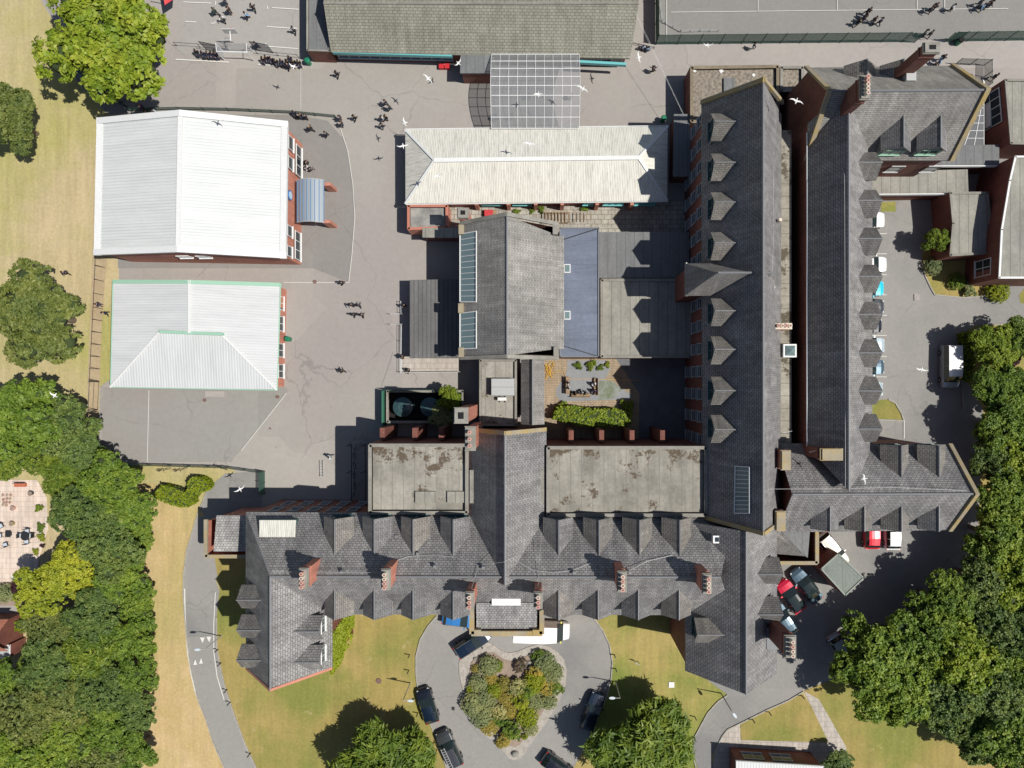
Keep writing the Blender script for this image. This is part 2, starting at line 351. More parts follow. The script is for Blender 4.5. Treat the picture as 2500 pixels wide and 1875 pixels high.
sheet('lawn', [(524, 1360), (640, 1330), (800, 1420), (860, 1480), (1080, 1480), (1066, 1504), (1045, 1528), (1026, 1561), (1016, 1601), (1016, 1642), (1020, 1677), (1034, 1723), (1056, 1778), (1077, 1832),
      (1110, 1940), (1130, 2000), (690, 2000), (600, 1818), (570, 1737), (548, 1669), (536, 1615), (530, 1577), (529, 1506), (536, 1441)], L * 2, grass_gold)
sheet('verge', [(375, 1180), (470, 1215), (500, 1260), (481, 1263), (472, 1295), (458, 1341), (450, 1398), (449, 1452), (452, 1501), (457, 1555), (466, 1626), (485, 1710), (502, 1750),
      (521, 1810), (548, 1872), (620, 2000), (300, 2000), (300, 1180)], L * 2, grass_strip)
sheet('lawn', [(1450, 1500), (1700, 1490), (1760, 1660), (1776, 1696), (1752, 1712), (1727, 1740), (1708, 1775), (1692, 1805), (1687, 1826), (1703, 1872), (1740, 2000), (1360, 2000), (1400, 1875), (1440, 1800),
      (1482, 1696), (1492, 1655), (1495, 1615), (1488, 1574), (1472, 1539)], L * 2, grass_green)
sheet('driveway', [(1066, 1480), (1066, 1504), (1045, 1528), (1026, 1561), (1016, 1601), (1016, 1642), (1020, 1677), (1034, 1723), (1056, 1778), (1077, 1832), (1110, 1940), (1130, 2000), (1360, 2000), (1400, 1875), (1440, 1800),
      (1482, 1696), (1492, 1655), (1495, 1615), (1488, 1574), (1472, 1539), (1450, 1509), (1440, 1480)], L, asphalt_drive)
sheet('car_park', [(1776, 1696), (1752, 1712), (1727, 1740), (1708, 1775), (1692, 1805), (1687, 1826), (1703, 1872), (1740, 2000), (1780, 2000), (1735, 1850), (1755, 1810), (1763, 1794), (1776, 1778), (1811, 1761), (1871, 1731), (1925, 1707), (1961, 1685),
      (2080, 1640), (2380, 1480), (2400, 1000), (2420, 800), (2700, 800), (2700, 250), (1960, 250), (1700, 1270), (1700, 1640)], L, asphalt_drive)
sheet('lawn', [(2080, 1640), (2380, 1480), (2400, 1000), (2345, 900), (2342, 820), (2380, 795), (2440, 790), (2700, 800), (2700, 2200), (2060, 2200), (2060, 1824), (1999, 1707), (1963, 1687)], L * 2, grass_gold)
sheet('lawn', [(1811, 1763), (1871, 1733), (1925, 1709), (1958, 1690), (1990, 1740), (2023, 1811), (1900, 1808), (1810, 1806), (1806, 1780)], L * 3, grass_gold)
sheet('footpath', [(1963, 1687), (1999, 1707), (2066, 1824), (2060, 1880), (2100, 2100), (1740, 2100), (1742, 1850), (1755, 1806), (1766, 1790), (1806, 1766), (1808, 1806), (2023, 1813)], L * 4, paving)
sheet('lawn', [(2250, 620), (2253, 655), (2270, 700), (2281, 720), (2350, 725), (2400, 722), (2430, 640), (2380, 600), (2260, 605)], L * 3, grass_gold)
sheet('lawn', [(2150, 494), (2150, 517), (2186, 517), (2186, 492)], L * 3, grass_green)
sheet('lawn', [(2128, 985), (2150, 976), (2168, 975), (2185, 984), (2200, 1015), (2205, 1025), (2128, 1022)], L * 3, grass_gold)
sheet('lawn', [(2488, 720), (2500, 705), (2560, 705), (2560, 750), (2490, 740)], L * 3, grass_gold)
sheet('patio', [(-80, 1170), (92, 1172), (115, 1215), (118, 1290), (100, 1350), (90, 1400), (40, 1420), (-80, 1420)], L * 2, paving_pink)
sheet('patio', [(-80, 1148), (20, 1148), (20, 1174), (-80, 1174)], L * 3, paving)
sheet('footpath', [(-80, 1478), (80, 1478), (80, 1508), (-80, 1508)], L * 2, asphalt_pale)
sheet('border', [(-80, 1420), (40, 1420), (90, 1400), (100, 1478), (-80, 1478)], L * 3, soil)
sheet('yard', [(1450, 490), (1700, 490), (1700, 600), (1450, 600)], L * 3, slabs)
sheet('yard', [(1090, 490), (1450, 490), (1450, 560), (1090, 560)], L * 3, slabs)
sheet('courtyard', [(960, 860), (1300, 860), (1340, 1080), (900, 1090), (930, 950)], 2 * L, asphalt)
sheet('terrace', [(982, 868), (1123, 868), (1123, 908), (982, 908)], 0, paving, .25)
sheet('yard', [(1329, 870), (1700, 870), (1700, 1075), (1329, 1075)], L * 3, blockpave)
sheet('yard', [(1500, 870), (1560, 960), (1560, 1075), (1700, 1075), (1700, 870)], 0, varied('shaded_paving', (.15, .155, .165), (.11, .115, .12), .4, 4))  # dark sheet colours in the east wing's shade over the block paving
sheet('garden_bed', [(1385, 880), (1480, 880), (1490, 900), (1478, 925), (1510, 945), (1545, 965), (1535, 975), (1370, 980), (1358, 968), (1358, 948), (1375, 925), (1384, 905)], L * 4, varied('grey_chippings', (.24, .25, .26), (.2, .21, .22), .5, 4))
sheet('garden_bed', [(1463, 930), (1490, 928), (1520, 950), (1500, 972), (1460, 978)], L * 5, varied('chippings_grass', (.13, .16, .09), (.25, .26, .25), .9, 4))
# paving strip left of the white hall, gravel heart, kerbs
sheet('footpath', [(233, 470), (252, 470), (262, 640), (250, 780), (241, 1030), (212, 1030), (216, 900), (224, 700), (230, 500)], L * 2, varied('bare_earth', (.40, .32, .2), (.33, .25, .15), .4, 4, bmp=.4))
def hpt(x, y): return (1100 + x / 3.687, 1425 + y / 3.687)
heart = [hpt(*q) for q in [(75, 720), (95, 630), (170, 560), (270, 520), (360, 530), (440, 590), (520, 620), (600, 610), (690, 570), (780, 545), (880, 560), (960, 610), (1020, 680), (1045, 780), (1035, 900),
        (990, 1030), (940, 1120), (860, 1250), (770, 1370), (700, 1470), (640, 1560), (590, 1585), (530, 1570), (470, 1500), (400, 1430), (300, 1350), (220, 1230), (150, 1100), (110, 950), (80, 820)]]
sheet('traffic_island', heart, 0, cobble, .12)
cx_, cy_ = hpt(560, 980)
sheet('planting_bed', [(cx_ + (x - cx_) * .8, cy_ + (y - cy_) * .8) for x, y in heart], .0, soil, .18)

def kerb(pts, wd=.13, h=.16, z=.0):
    mb = MB()
    for a, b in zip(pts[:-1], pts[1:]):
        a = W(*a); b = W(*b); d = b - a; n = max(1, int(d.length / .92)); ang = math.atan2(d.y, d.x)
        for k in range(n): mb.box(a + d * ((k + .5) / n) + Vector((0, 0, h / 2)), (d.length / n - .02, wd, h), rz=ang)
    structure('kerb', mb, kerb_m)
kerb_m = varied('kerb_stone', (.36, .34, .30), (.28, .265, .235), 1.2, 5)
kerb([(510, 1189), (481, 1263), (472, 1295), (458, 1341), (450, 1398), (449, 1452), (452, 1501), (457, 1555), (466, 1626), (485, 1710), (502, 1750), (521, 1810), (548, 1872), (575, 1925)])
kerb([(529, 1506), (530, 1577), (536, 1615), (548, 1669), (570, 1737), (600, 1818), (640, 1905)])
kerb([(1066, 1504), (1045, 1528), (1026, 1561), (1016, 1601), (1016, 1642), (1020, 1677), (1034, 1723), (1056, 1778), (1077, 1832), (1100, 1905)])
kerb([(1450, 1509), (1472, 1539), (1488, 1574), (1495, 1615), (1492, 1655), (1482, 1696), (1440, 1800)])
kerb([(1776, 1696), (1752, 1712), (1727, 1740), (1708, 1775), (1692, 1805), (1687, 1826), (1703, 1890)]); kerb([(1961, 1687), (1925, 1709), (1871, 1733), (1811, 1763), (1776, 1780), (1763, 1796), (1755, 1812)])
kerb([(2250, 640), (2256, 670), (2270, 700), (2281, 720), (2350, 727), (2400, 724)]); kerb([(2128, 1024), (2205, 1027), (2200, 1010), (2185, 984), (2168, 975)]); kerb([(268, 930), (247, 945), (243, 1060), (246, 1105), (312, 1130), (560, 1138)])
kerb([(159, 123), (174, 166), (192, 202), (224, 239), (264, 278)]); kerb([(2480, 790), (2400, 795), (2360, 815), (2347, 850), (2345, 900), (2352, 1000)])

# ---------------------------------------------------------------- painted lines
def line(mb, pts, wd=.08, z=.12):
    for a, b in zip(pts[:-1], pts[1:]):
        a = W(*a); b = W(*b); d = (b - a).normalized(); n = Vector((-d.y, d.x, 0)) * wd / 2
        mb.poly([a + n * -1 + Vector((0, 0, z)), b + n * -1 + Vector((0, 0, z)), b + n + Vector((0, 0, z)), a + n + Vector((0, 0, z))])
mb = MB()
for q in ([(1637, 31), (2000, 27), (2460, 22)], [(1850, -30), (1850, 29)], [(2043, -30), (2043, 25)], [(2238, -30), (2238, 24)], [(2305, -20), (2305, 24)], [(1627, -30), (1627, 108)]): line(mb, q, .06)
for q in ([(449, 6), (516, 9)], [(528, 4), (527, 14)], [(453, 54), (480, 55)], [(516, 58), (526, 58), (526, 53)], [(654, 16), (654, 24)], [(665, 20), (730, 24)], [(652, 66), (726, 71)], [(650, 106), (650, 116)], [(652, 114), (728, 120)]): line(mb, q, .1)
for y in (571, 620, 671, 720, 770, 819, 870, 920): line(mb, [(2128, y), (2164, y)], .07)
line(mb, [(2206, 1024), (2206, 1070)], .1)
line(mb, [(452, 1436), (453, 1500), (456, 1552), (459, 1590), (467, 1640), (477, 1685), (491, 1726)], .13); line(mb, [(527, 1445), (523, 1520), (523, 1590), (531, 1650), (548, 1707)], .09)
line(mb, [(365, 953), (361, 1128)], .06); line(mb, [(694, 690), (852, 690)], .05)
line(mb, [(832, 315), (850, 370), (862, 450), (867, 530), (860, 620), (852, 690)], .07); line(mb, [(700, 960), (590, 1100)], .07); line(mb, [(735, 130), (735, 268)], .05)
line(mb, [(430, 146), (560, 153)], .12); line(mb, [(630, 158), (742, 166)], .12)
line(mb, [(1912, 1440), (1876, 1400), (1885, 1393)], .1); line(mb, [(1912, 1495), (1925, 1505)], .1)
structure('road_markings', mb, paint_white)
mb = MB()
def tri(x, y, s):
    mb.poly([W(x - 4, y) + Vector((0, 0, .125)), W(x + 5.5, y) + Vector((0, 0, .125)), W(x + 1, y + s) + Vector((0, 0, .125))] if s < 0 else [W(x + 1, y + s) + Vector((0, 0, .125)), W(x + 6, y) + Vector((0, 0, .125)), W(x - 6, y) + Vector((0, 0, .125))])
for x, y, s in ((495, 1555, 14), (511, 1553, 14), (477, 1622, -14), (491, 1619, -14)): tri(x, y, s)
structure('road_markings', mb, paint_white)

# ---------------------------------------------------------------- building kit
def ring(cs, h): return [W(x, y, h) for x, y in cs]
def mid(a, b): return (a + b) / 2
def inset(P, d):
    c = sum(P, Vector((0, 0, 0))) / len(P); out = []
    n = len(P)
    for i in range(n):
        p, a, b = P[i], P[i - 1], P[(i + 1) % n]
        e1 = (p - a); e1.z = 0; e1.normalize(); e2 = (b - p); e2.z = 0; e2.normalize()
        n1 = Vector((-e1.y, e1.x, 0)); n2 = Vector((-e2.y, e2.x, 0))
        if n1.dot(c - p) < 0 and n2.dot(c - p) < 0: n1 = -n1; n2 = -n2
        den = max(.3, 1 + n1.dot(n2)); out.append(p + (n1 + n2) / den * d)
    return out
def walls(parent, P, tops, m, name='wall', z0=0.0):
    mb = MB(); n = len(P)
    a = sum(P[i].x * P[(i + 1) % n].y - P[(i + 1) % n].x * P[i].y for i in range(n))
    if a < 0: P = P[::-1]; tops = tops[::-1]
    for i in range(n):
        j = (i + 1) % n
        mb.poly([(P[i].x, P[i].y, z0), (P[j].x, P[j].y, z0), (P[j].x, P[j].y, tops[j]), (P[i].x, P[i].y, tops[i])])
    return mb.build(name, m, parent)
def gabled(parent, cs, he, hr, axis, rm, wm, hips=(0, 0), over=.25, t=.16, walls_on=True, ridge=True, rshift=0):
    """cs = NW, NE, SE, SW eave corners in photo pixels at height he; axis 'x' or 'y' = ridge direction"""
    A, B, Cc, D = ring(cs, he)
    if axis == 'x': e0, e1, s0, s1 = mid(A, D), mid(B, Cc), (A, D), (B, Cc)
    else: e0, e1, s0, s1 = mid(A, B), mid(D, Cc), (A, B), (D, Cc)
    d = (e1 - e0).normalized(); nn = Vector((-d.y, d.x, 0))
    r0 = e0 + d * hips[0] + nn * rshift; r1 = e1 - d * hips[1] + nn * rshift; r0.z = r1.z = hr
    polys = [[s0[0], s1[0], r1, r0], [s0[1], r0, r1, s1[1]]]
    if hips[0]: polys.append([s0[0], r0, s0[1]])
    if hips[1]: polys.append([s1[0], s1[1], r1])
    ro = MB().slab(polys, t).build('roof', rm, parent)
    if ridge:
        rr = MB(); a = r0 + Vector((0, 0, .02)); b = r1 + Vector((0, 0, .02)); rr.tube(a, b, .11, 6)
        rr.build('ridge_tiles', lead, ro)
    if walls_on:
        if axis == 'x': P = [A, B] + ([] if hips[1] else [r1]) + [Cc, D] + ([] if hips[0] else [r0])
        else: P = [A] + ([] if hips[0] else [r0]) + [B, Cc] + ([] if hips[1] else [r1]) + [D]
        c = sum((A, B, Cc, D), Vector((0, 0, 0))) / 4
        rt = 1 - over * 2 / max(1, min((A - B).length, (A - D).length))
        PP = []; T = []
        for p in P:
            isr = p.z > he + .01
            PP.append(Vector((c.x + (p.x - c.x) * rt, c.y + (p.y - c.y) * rt, 0))); T.append((hr if isr else he) - t - .02)
        walls(parent, PP, T, wm)
    return dict(A=A, B=B, C=Cc, D=D, r0=r0, r1=r1, roof=ro)
def coping(parent, pts, wd=.35, th=.25, m=None, name='coping'):
    mb = MB()
    for a, b in zip(pts[:-1], pts[1:]):
        d = (b - a); L_ = d.length; x = d.normalized(); y = Vector((0, 0, 1)).cross(x).normalized(); z = x.cross(y)
        M = Matrix((x, y, z)).transposed(); mb.box(mid(a, b), (L_ + .1, wd, th), M=M)
    return mb.build(name, m or stone, parent)
def flat(parent, cs, h, rm, wm, par=.35, pw=.3, pm=None, name='flat_roof', z0=0.0):
    P = ring(cs, h + par) if par else ring(cs, h)
    Pi = inset(P, pw) if par else inset(P, -.12)
    MB().prism(Pi, h - .2, h, 0).build(name, rm, parent)
    P2 = inset(P, .02)
    walls(parent, P2, [h - .01 if not par else h + par - .12] * len(P2), wm, z0=z0)
    if par: coping(parent, [Vector((p.x, p.y, h + par - .06)) for p in inset(P, pw / 2)] + [Vector((inset(P, pw / 2)[0].x, inset(P, pw / 2)[0].y, h + par - .06))], pw, .14, pm or stone_grey, 'parapet')
    return P
def window(parent, a, b, z0, z1, fm=None, gm=None, mull=2, rows=2, out=None, name='window'):
    """window on the wall between plan points a and b"""
    a = Vector((a[0], a[1], 0)); b = Vector((b[0], b[1], 0)); d = (b - a); L_ = d.length; x = d.normalized(); n = Vector((x.y, -x.x, 0))
    if out is not None and n.dot(out) < 0: n = -n
    M = Matrix((x, n, Vector((0, 0, 1)))).transposed(); c = mid(a, b); zc = (z0 + z1) / 2; mb = MB(); hh = z1 - z0
    for z in (z0, z1): mb.box(c + n * .05 + Vector((0, 0, z)), (L_ + .1, .1, .09), M=M)
    for k in range(mull + 1): mb.box(a + d * (k / mull) + n * .047 + Vector((0, 0, zc)), (.075, .09, hh), M=M)
    for k in range(1, rows): mb.box(c + n * .045 + Vector((0, 0, z0 + hh * k / rows)), (L_, .08, .05), M=M)
    mb.box(c + n * .09 + Vector((0, 0, z0 - .06)), (L_ + .25, .2, .07), M=M)
    f = mb.build(name, fm or trim_white, parent)
    MB().box(c + n * .03 + Vector((0, 0, zc)), (L_, .04, hh), M=M).build('pane', gm or glass_dark, f)
    return f
def chimney(parent, px, py, h, wx, wy, base, n=4, brk=None, along='y', cap=None, hole=False):
    p = W(px, py, h); mb = MB()
    mb.box((p.x, p.y, (base + h - .35) / 2), (wx * .84, wy * .9, h - .35 - base)); mb.box((p.x, p.y, h - 1.1), (wx * .95, wy * .97, .18))
    ch = mb.build('chimney', brk or brick_bright, parent)
    m2 = MB(); m2.box((p.x, p.y, h - .25), (wx * 1.05, wy * 1.02, .2)); m2.box((p.x, p.y, h - .07), (wx * .9, wy * .94, .16))
    m2.build('cap', cap or stone_grey, ch)
    if hole:
        MB().box((p.x, p.y, h + .012), (wx * .42, wy * .42, .02)).build('flue', soot_and_dark, ch)
    for k in range(n):
        o = (k - (n - 1) / 2) * ((wy if along == 'y' else wx) * .82 / n)
        q = Vector((p.x, p.y, h)) + (Vector((0, o, 0)) if along == 'y' else Vector((o, 0, 0)))
        pt = MB().tube(q, q + Vector((0, 0, .55)), .17, 12, .14)
        pt.tube(q + Vector((0, 0, .45)), q + Vector((0, 0, .56)), .18, 12)
        pt.tube(q + Vector((0, 0, .562)), q + Vector((0, 0, .57)), .11, 12, m=1)
        pt.build('chimney_pot', [random.choice([pot_clay, pot_pale, pot_clay]), soot2], ch)
    return ch
def dormer(parent, px, py, zr, dr, width=2.75, length=2.6, rise=1.5, rm=None, wtop=True, drop=1.6, fm=None):
    """px,py: front end of the dormer ridge in the photo at height zr; dr: outward compass n/s/e/w"""
    p = W(px, py, zr); o = {'e': Vector((1, 0, 0)), 'w': Vector((-1, 0, 0)), 'n': Vector((0, 1, 0)), 's': Vector((0, -1, 0))}[dr]
    s = Vector((-o.y, o.x, 0)); mb = MB(); f = p; b = p - o * length
    eh = zr - rise; hw = width / 2
    def q(base, side, z, k=0): return Vector((base.x, base.y, z)) + s * side + o * k
    mb.slab([[q(f, 0, zr), q(f, hw, eh), q(b, hw, eh), q(b, 0, zr)], [q(f, 0, zr), q(b, 0, zr), q(b, -hw, eh), q(f, -hw, eh)]], .12, 0)
    iw = hw - .18; fi = f - o * .22
    mb.poly([q(fi, iw, eh - drop), q(fi, iw, eh - .02), q(fi, 0, zr - .2), q(fi, -iw, eh - .02), q(fi, -iw, eh - drop)], 1)
    for sd in (1, -1):
        mb.poly([q(fi, iw * sd, eh - drop), q(b, iw * sd, eh - drop), q(b, iw * sd, eh), q(fi, iw * sd, eh)], 1)
    D_ = mb.build('dormer', [rm or (slate_dorm if dr in 'ew' and px > 1800 or px < 700 else random.choice([slate_warm, slate_warm, slate_cool])), lead], parent)
    MB().tube(q(f, 0, zr + .02), q(b, 0, zr + .02), .07, 5).build('ridge_tiles', lead, D_)
    if random.random() < .6: MB().tube(q(f, hw, eh - .05), q(f - o * (length * .4), hw, eh - .05), .04, 5).build('gutter', stone_grey, D_)
    window(D_, q(fi, iw * .72, 0), q(fi, -iw * .72, 0), eh - drop + .35, eh - .1, fm or teal_dark, None, 2, 1, o)
    return D_

# ================================================================ the Victorian school
vs = empty('school_building', W(1500, 1300), 'red brick Victorian school with long grey slate roofs and rows of dormers', 'school')
KE = 9.35
# L-shaped south range and west wing as one set of slopes
nw = W(600, 1250, KE); ne = W(1790, 1258, KE); swS = W(600, 1634, KE); seS = W(811, 1630, KE); inn = W(811, 1500, KE); se = W(1790, 1502, KE)
rh_ = 14.3; ry = (nw.y + W(811, 1500, KE).y) / 2; rx = (swS.x + seS.x) / 2
J = Vector((rx, ry, rh_)); rS = Vector((rx, swS.y, rh_)); rE = Vector((W(1760, 1400, rh_).x, ry - .05, rh_))
swS.y = seS.y = rS.y
ro = MB().slab([[nw, ne, rE, J], [inn, J, rE, se], [nw, J, rS, swS], [inn, seS, rS, J]], .16).build('roof', slate, vs)
MB().tube(J, rE, .11, 6).tube(J, rS, .11, 6).tube(nw + Vector((.1, -.1, .03)), J, .07, 5).build('ridge_tiles', lead, ro)
ov = .3; PW = [Vector((nw.x + ov, nw.y - ov, 0)), Vector((ne.x, ne.y - ov, 0)), Vector((se.x, se.y + ov, 0)), Vector((inn.x - ov, se.y + ov, 0)), Vector((inn.x - ov, seS.y + ov, 0)), Vector((rS.x, rS.y + ov, 0)), Vector((swS.x + ov, swS.y + ov, 0))]
walls(vs, PW, [KE - .2] * 5 + [rh_ - .3, KE - .2], brick)
coping(vs, [swS + Vector((.1, 0.1, .0)), rS + Vector((0, .1, .0)), seS + Vector((-.1, .1, .0))], .25, .2, brick_bright, 'gable_verge')
# south-east wing, east wing, second east wing, east arm, north-east block, cross wing
SE_ = gabled(vs, [(1673, 1272), (1897, 1272), (1897, 1645), (1673, 1638)], KE, 14.4, 'y', slate, brick)
EW_ = gabled(vs, [(1713, 255), (1908, 280), (1905, 1272), (1716, 1262)], KE, 16.1, 'y', slate, brick)
coping(vs, [W(1713, 250, KE + .1), Vector((EW_['r0'].x, EW_['r0'].y, 16.25)), W(1910, 250, KE + .1)], .45, .3, stone)
coping(vs, [EW_['D'] + Vector((0, 0, .1)), EW_['r1'] + Vector((0, 0, .12)), EW_['C'] + Vector((0, 0, .1))], .4, .25, stone)
a, b, c_, d = W(1973, 300, 10.6), W(2130, 370, KE), W(2130, 1110, KE), W(1973, 1090, 10.6)
r0 = W(2072, 215, 14.4); r1 = W(2072, 1198, 14.4); r0.x = r1.x = X2 = (625 * S)
w2 = MB().slab([[a, d, r1, r0], [b, r0, r1, c_]], .16).build('roof', slate, vs)
MB().tube(r0, r1, .11, 6).build('ridge_tiles', lead, w2)
walls(vs, [Vector((a.x + .1, a.y, 0)), Vector((b.x - .25, b.y, 0)), Vector((c_.x - .25, c_.y, 0)), Vector((d.x + .1, d.y, 0))], [10.4, KE - .2, KE - .2, 10.4], brick)
MB().tube(a + Vector((-.1, -1, .0)), d + Vector((-.1, 0, .0)), .09, 6).build('gutter', trim_white, vs)
EA_ = gabled(vs, [(1897, 1082), (2318, 1085), (2318, 1294), (1897, 1300)], KE, 13.6, 'x', slate, brick)
coping(vs, [EA_['B'] + Vector((0, 0, .15)), EA_['r1'] + Vector((0, 0, .18)), EA_['C'] + Vector((0, 0, .15))], .4, .25, stone)
NE_ = gabled(vs, [(1967, 165), (2324, 160), (2322, 392), (1967, 392)], KE, 14.9, 'x', slate_fine, brick)
coping(vs, [NE_['B'] + Vector((0, 0, .15)), NE_['r1'] + Vector((0, 0, .18)), NE_['C'] + Vector((0, 0, .15))], .45, .25, stone)
coping(vs, [NE_['A'] + Vector((0, 0, .15)), NE_['r0'] + Vector((0, 0, .18)), NE_['D'] + Vector((0, 0, .15))], .45, .25, stone)
CW_ = gabled(vs, [(1144, 1048), (1334, 1048), (1334, 1392), (1144, 1392)], KE, 14.75, 'y', slate, brick, walls_on=False)
A, B = CW_['A'], CW_['B']; yS = ne.y - .4
walls(vs, [Vector((A.x + .25, A.y - .25, 0)), Vector((CW_['r0'].x, A.y - .25, 0)), Vector((B.x - .25, A.y - .25, 0)), Vector((B.x - .25, yS, 0)), Vector((A.x + .25, yS, 0))], [KE - .2, 14.5, KE - .2, KE - .2, KE - .2], brick)
coping(vs, [CW_['A'] + Vector((.1, 0, .1)), CW_['r0'] + Vector((0, 0, .15)), CW_['B'] + Vector((-.1, 0, .1))], .4, .25, stone)
# stair parapets notched into the cross wing
for px in (1152, 1322):
    p = W(px, 1188, KE + .8); MB().box((p.x, p.y, KE + .1), (.45, 3.4, 1.4)).build('parapet_wall', stone_grey, vs)
# tower on the east wing
TW = gabled(vs, [(1672, 643), (1850, 643), (1850, 722), (1672, 722)], 10.7, 15.0, 'x', slate_fine, brick, hips=(2.2, 0))
MB().box(W(1676, 682, 10.55) , (.12, 3.4, .12)).build('gutter', trim_white, vs)
# flat roofs on both sides of the cross wing and between the two east wings
def flatpart(cs, h, rm, par=.5, wm=None, pm=None, pw=.35): return flat(vs, cs, h, rm, wm or brick, par, pw, pm)
flatpart([(899, 1083), (1144, 1083), (1144, 1256), (899, 1256)], 9.5, concrete_roof)
flatpart([(1334, 1089), (1728, 1089), (1728, 1262), (1334, 1262)], 9.5, concrete_roof)
MB().prism(ring([(1895, 318), (1932, 318), (1932, 1098), (1895, 1098)], 8.9), 8.6, 8.9).build('flat_roof', flagroof, vs)  # cut short: the open well beside it is shaped to deepen the shade
walls(vs, [Vector((p.x, p.y, 0)) for p in ring([(1897, 319), (1931, 319), (1931, 1097), (1897, 1097)], 8.9)], [8.58] * 4, brick)
for px in (1131, 1208):
    pass
for cx, cy in ((1038.5, 1213.5), (1116.5, 1213.5)):
    p = W(cx, cy, 9.7); MB().box((p.x, p.y, 9.63), (2.05, 1.15, .3)).build('roof_hatch', felt_tan, vs)
# buttresses on the north walls
for x0, y0 in ((930, 1072), (1010, 1072), (1075, 1072), (1395, 1078), (1470, 1078), (1545, 1078), (1620, 1078)):
    p = W(x0, y0, 7.5); MB().box((p.x, p.y + .5, 3.4), (.55, 1.3, 6.8)).box((p.x, p.y + .5, 6.85), (.5, 1.3, .12), m=1).build('buttress', [brick, brick], vs)
# dormers
for y in (296.6, 396.5, 493.5, 593, 758.5, 853, 953.8, 1049): dormer(vs, 1745, y, 13.4, 'w', 2.75, 2.9)
NX = [(817, 0), (913.6, 0), (1008.5, 0), (1106.6, 0), (1364, 1), (1462.7, 1), (1561.7, 1), (1659.8, 1)]
for x, e in NX: dormer(vs, x, 1268 + 2 * e, 12.65, 'n', 2.95, 4.1)
for x in (817, 913.6, 1008.5, 1106.6, 1364, 1460.4, 1558.5, 1658): dormer(vs, x, 1514, 12.7, 's', 2.95, 3.8)
for y in (1465, 1539, 1612.6): dormer(vs, 576.6, y, 12.45, 'w', 2.35, 3.0, 1.2)
for y in (1542, 1617): dormer(vs, 779, y, 12.5, 'e', 2.4, 3.1, 1.2, slate, fm=trim_white)
dormer(vs, 1702, 1550, 12.6, 'w', 2.5, 3.1, 1.25)
for y in (1402, 1500.5): dormer(vs, 1913, y, 12.6, 'e', 2.65, 3.1, 1.3)
for y in (396, 489, 582.6, 675, 767.8, 861, 954, 1047): dormer(vs, 2155, y, 12.45, 'e', 2.8, 3.1, 1.3)
for x in (2117.5, 2207): dormer(vs, x, 143, 12.7, 'n', 3.2, 4.0, 1.5)
for x in (2206, 2296.6): dormer(vs, x, 358, 13.0, 's', 3.0, 3.8, 1.5, fm=trim_green)
for x in (2201, 2293): dormer(vs, x, 1088, 12.2, 'n', 2.8, 3.6, 1.3)
for x in (2026.6, 2110.5, 2201, 2292): dormer(vs, x, 1298, 12.2, 's', 2.8, 3.6, 1.3)
# chimneys
for px, py, h, wx, wy, base, n in ((740, 1414, 17, .85, 1.95, 10, 4), (941, 1416, 17, .85, 1.95, 10, 4), (1519, 1421, 17, .85, 1.95, 10, 4), (1727, 1426, 17, .85, 1.9, 10, 4),
        (1146.5, 1467, 17, .8, 1.6, 6, 3), (1314, 1467, 17, .8, 1.6, 6, 3), (1147.5, 1071, 15.5, 1.0, 2.3, 6, 3), (2113, 212, 18, .85, 2.2, 9, 5), (1931, 1580, 16, 1.05, 2.1, 0, 4)):
    chimney(vs, px, py, h, wx, wy, base, n, brick if px in (2113, 1931) else None)
chimney(vs, 1125, 1014.6, 16, 1.3, 1.5, 0, 0, None, hole=True)
chimney(vs, 2277, 115, 17.6, 1.5, 1.0, 6, 0, brick, hole=True)
chimney(vs, 1920, 1124, 12.6, .95, 1.95, 6, 0, cap=stone); chimney(vs, 2032, 1110, 14.6, 2.1, 1.15, 8, 0, brick, cap=stone); chimney(vs, 1907, 1273, 13, .95, 1.95, 0, 0, brick, cap=stone)
chimney(vs, 1911, 796, 11.6, 1.9, .6, 8, 4, along='x', cap=pot_pale)
for px, py in ((1887, 643), (1889, 701), (1906, 536)):
    p = W(px, py, 12); MB().tube((p.x, p.y, 9.5), (p.x, p.y, 12), .2, 10, .17).build('vent_pipe', pot_pale, vs)
# roof lights
sk = MB(); p = W(1929.7, 856, 10); sk.box((p.x, p.y, 9.4), (1.35, 1.35, 1.0)); s_ = sk.build('roof_lantern', trim_white, vs)
q = .52; MB().mesh([(p.x - q, p.y - q, 9.92), (p.x + q, p.y - q, 9.92), (p.x + q, p.y + q, 9.92), (p.x - q, p.y + q, 9.92), (p.x, p.y, 10.3)], [(0, 1, 4), (1, 2, 4), (2, 3, 4), (3, 0, 4)]).build('pane', glass_sky, s_)
def slope_light(parent, P, nx, frame=trim_white, gm=glass_sky, up=.12, name='skylight'):
    """P: four world points (top-left, top-right, bottom-right, bottom-left) on a slope"""
    nrm = (P[1] - P[0]).cross(P[3] - P[0]).normalized(); nrm = nrm if nrm.z > 0 else -nrm
    Q = [v + nrm * up for v in P]; mb = MB()
    for i in range(4): mb.tube(Q[i], Q[(i + 1) % 4], .07, 4)
    for k in range(1, nx): mb.tube(Q[0].lerp(Q[1], k / nx), Q[3].lerp(Q[2], k / nx), .04, 4)
    f = mb.build(name, frame, parent); MB().slab([[v + nrm * (up - .06) for v in P]], .05).build('pane', gm, f); return f
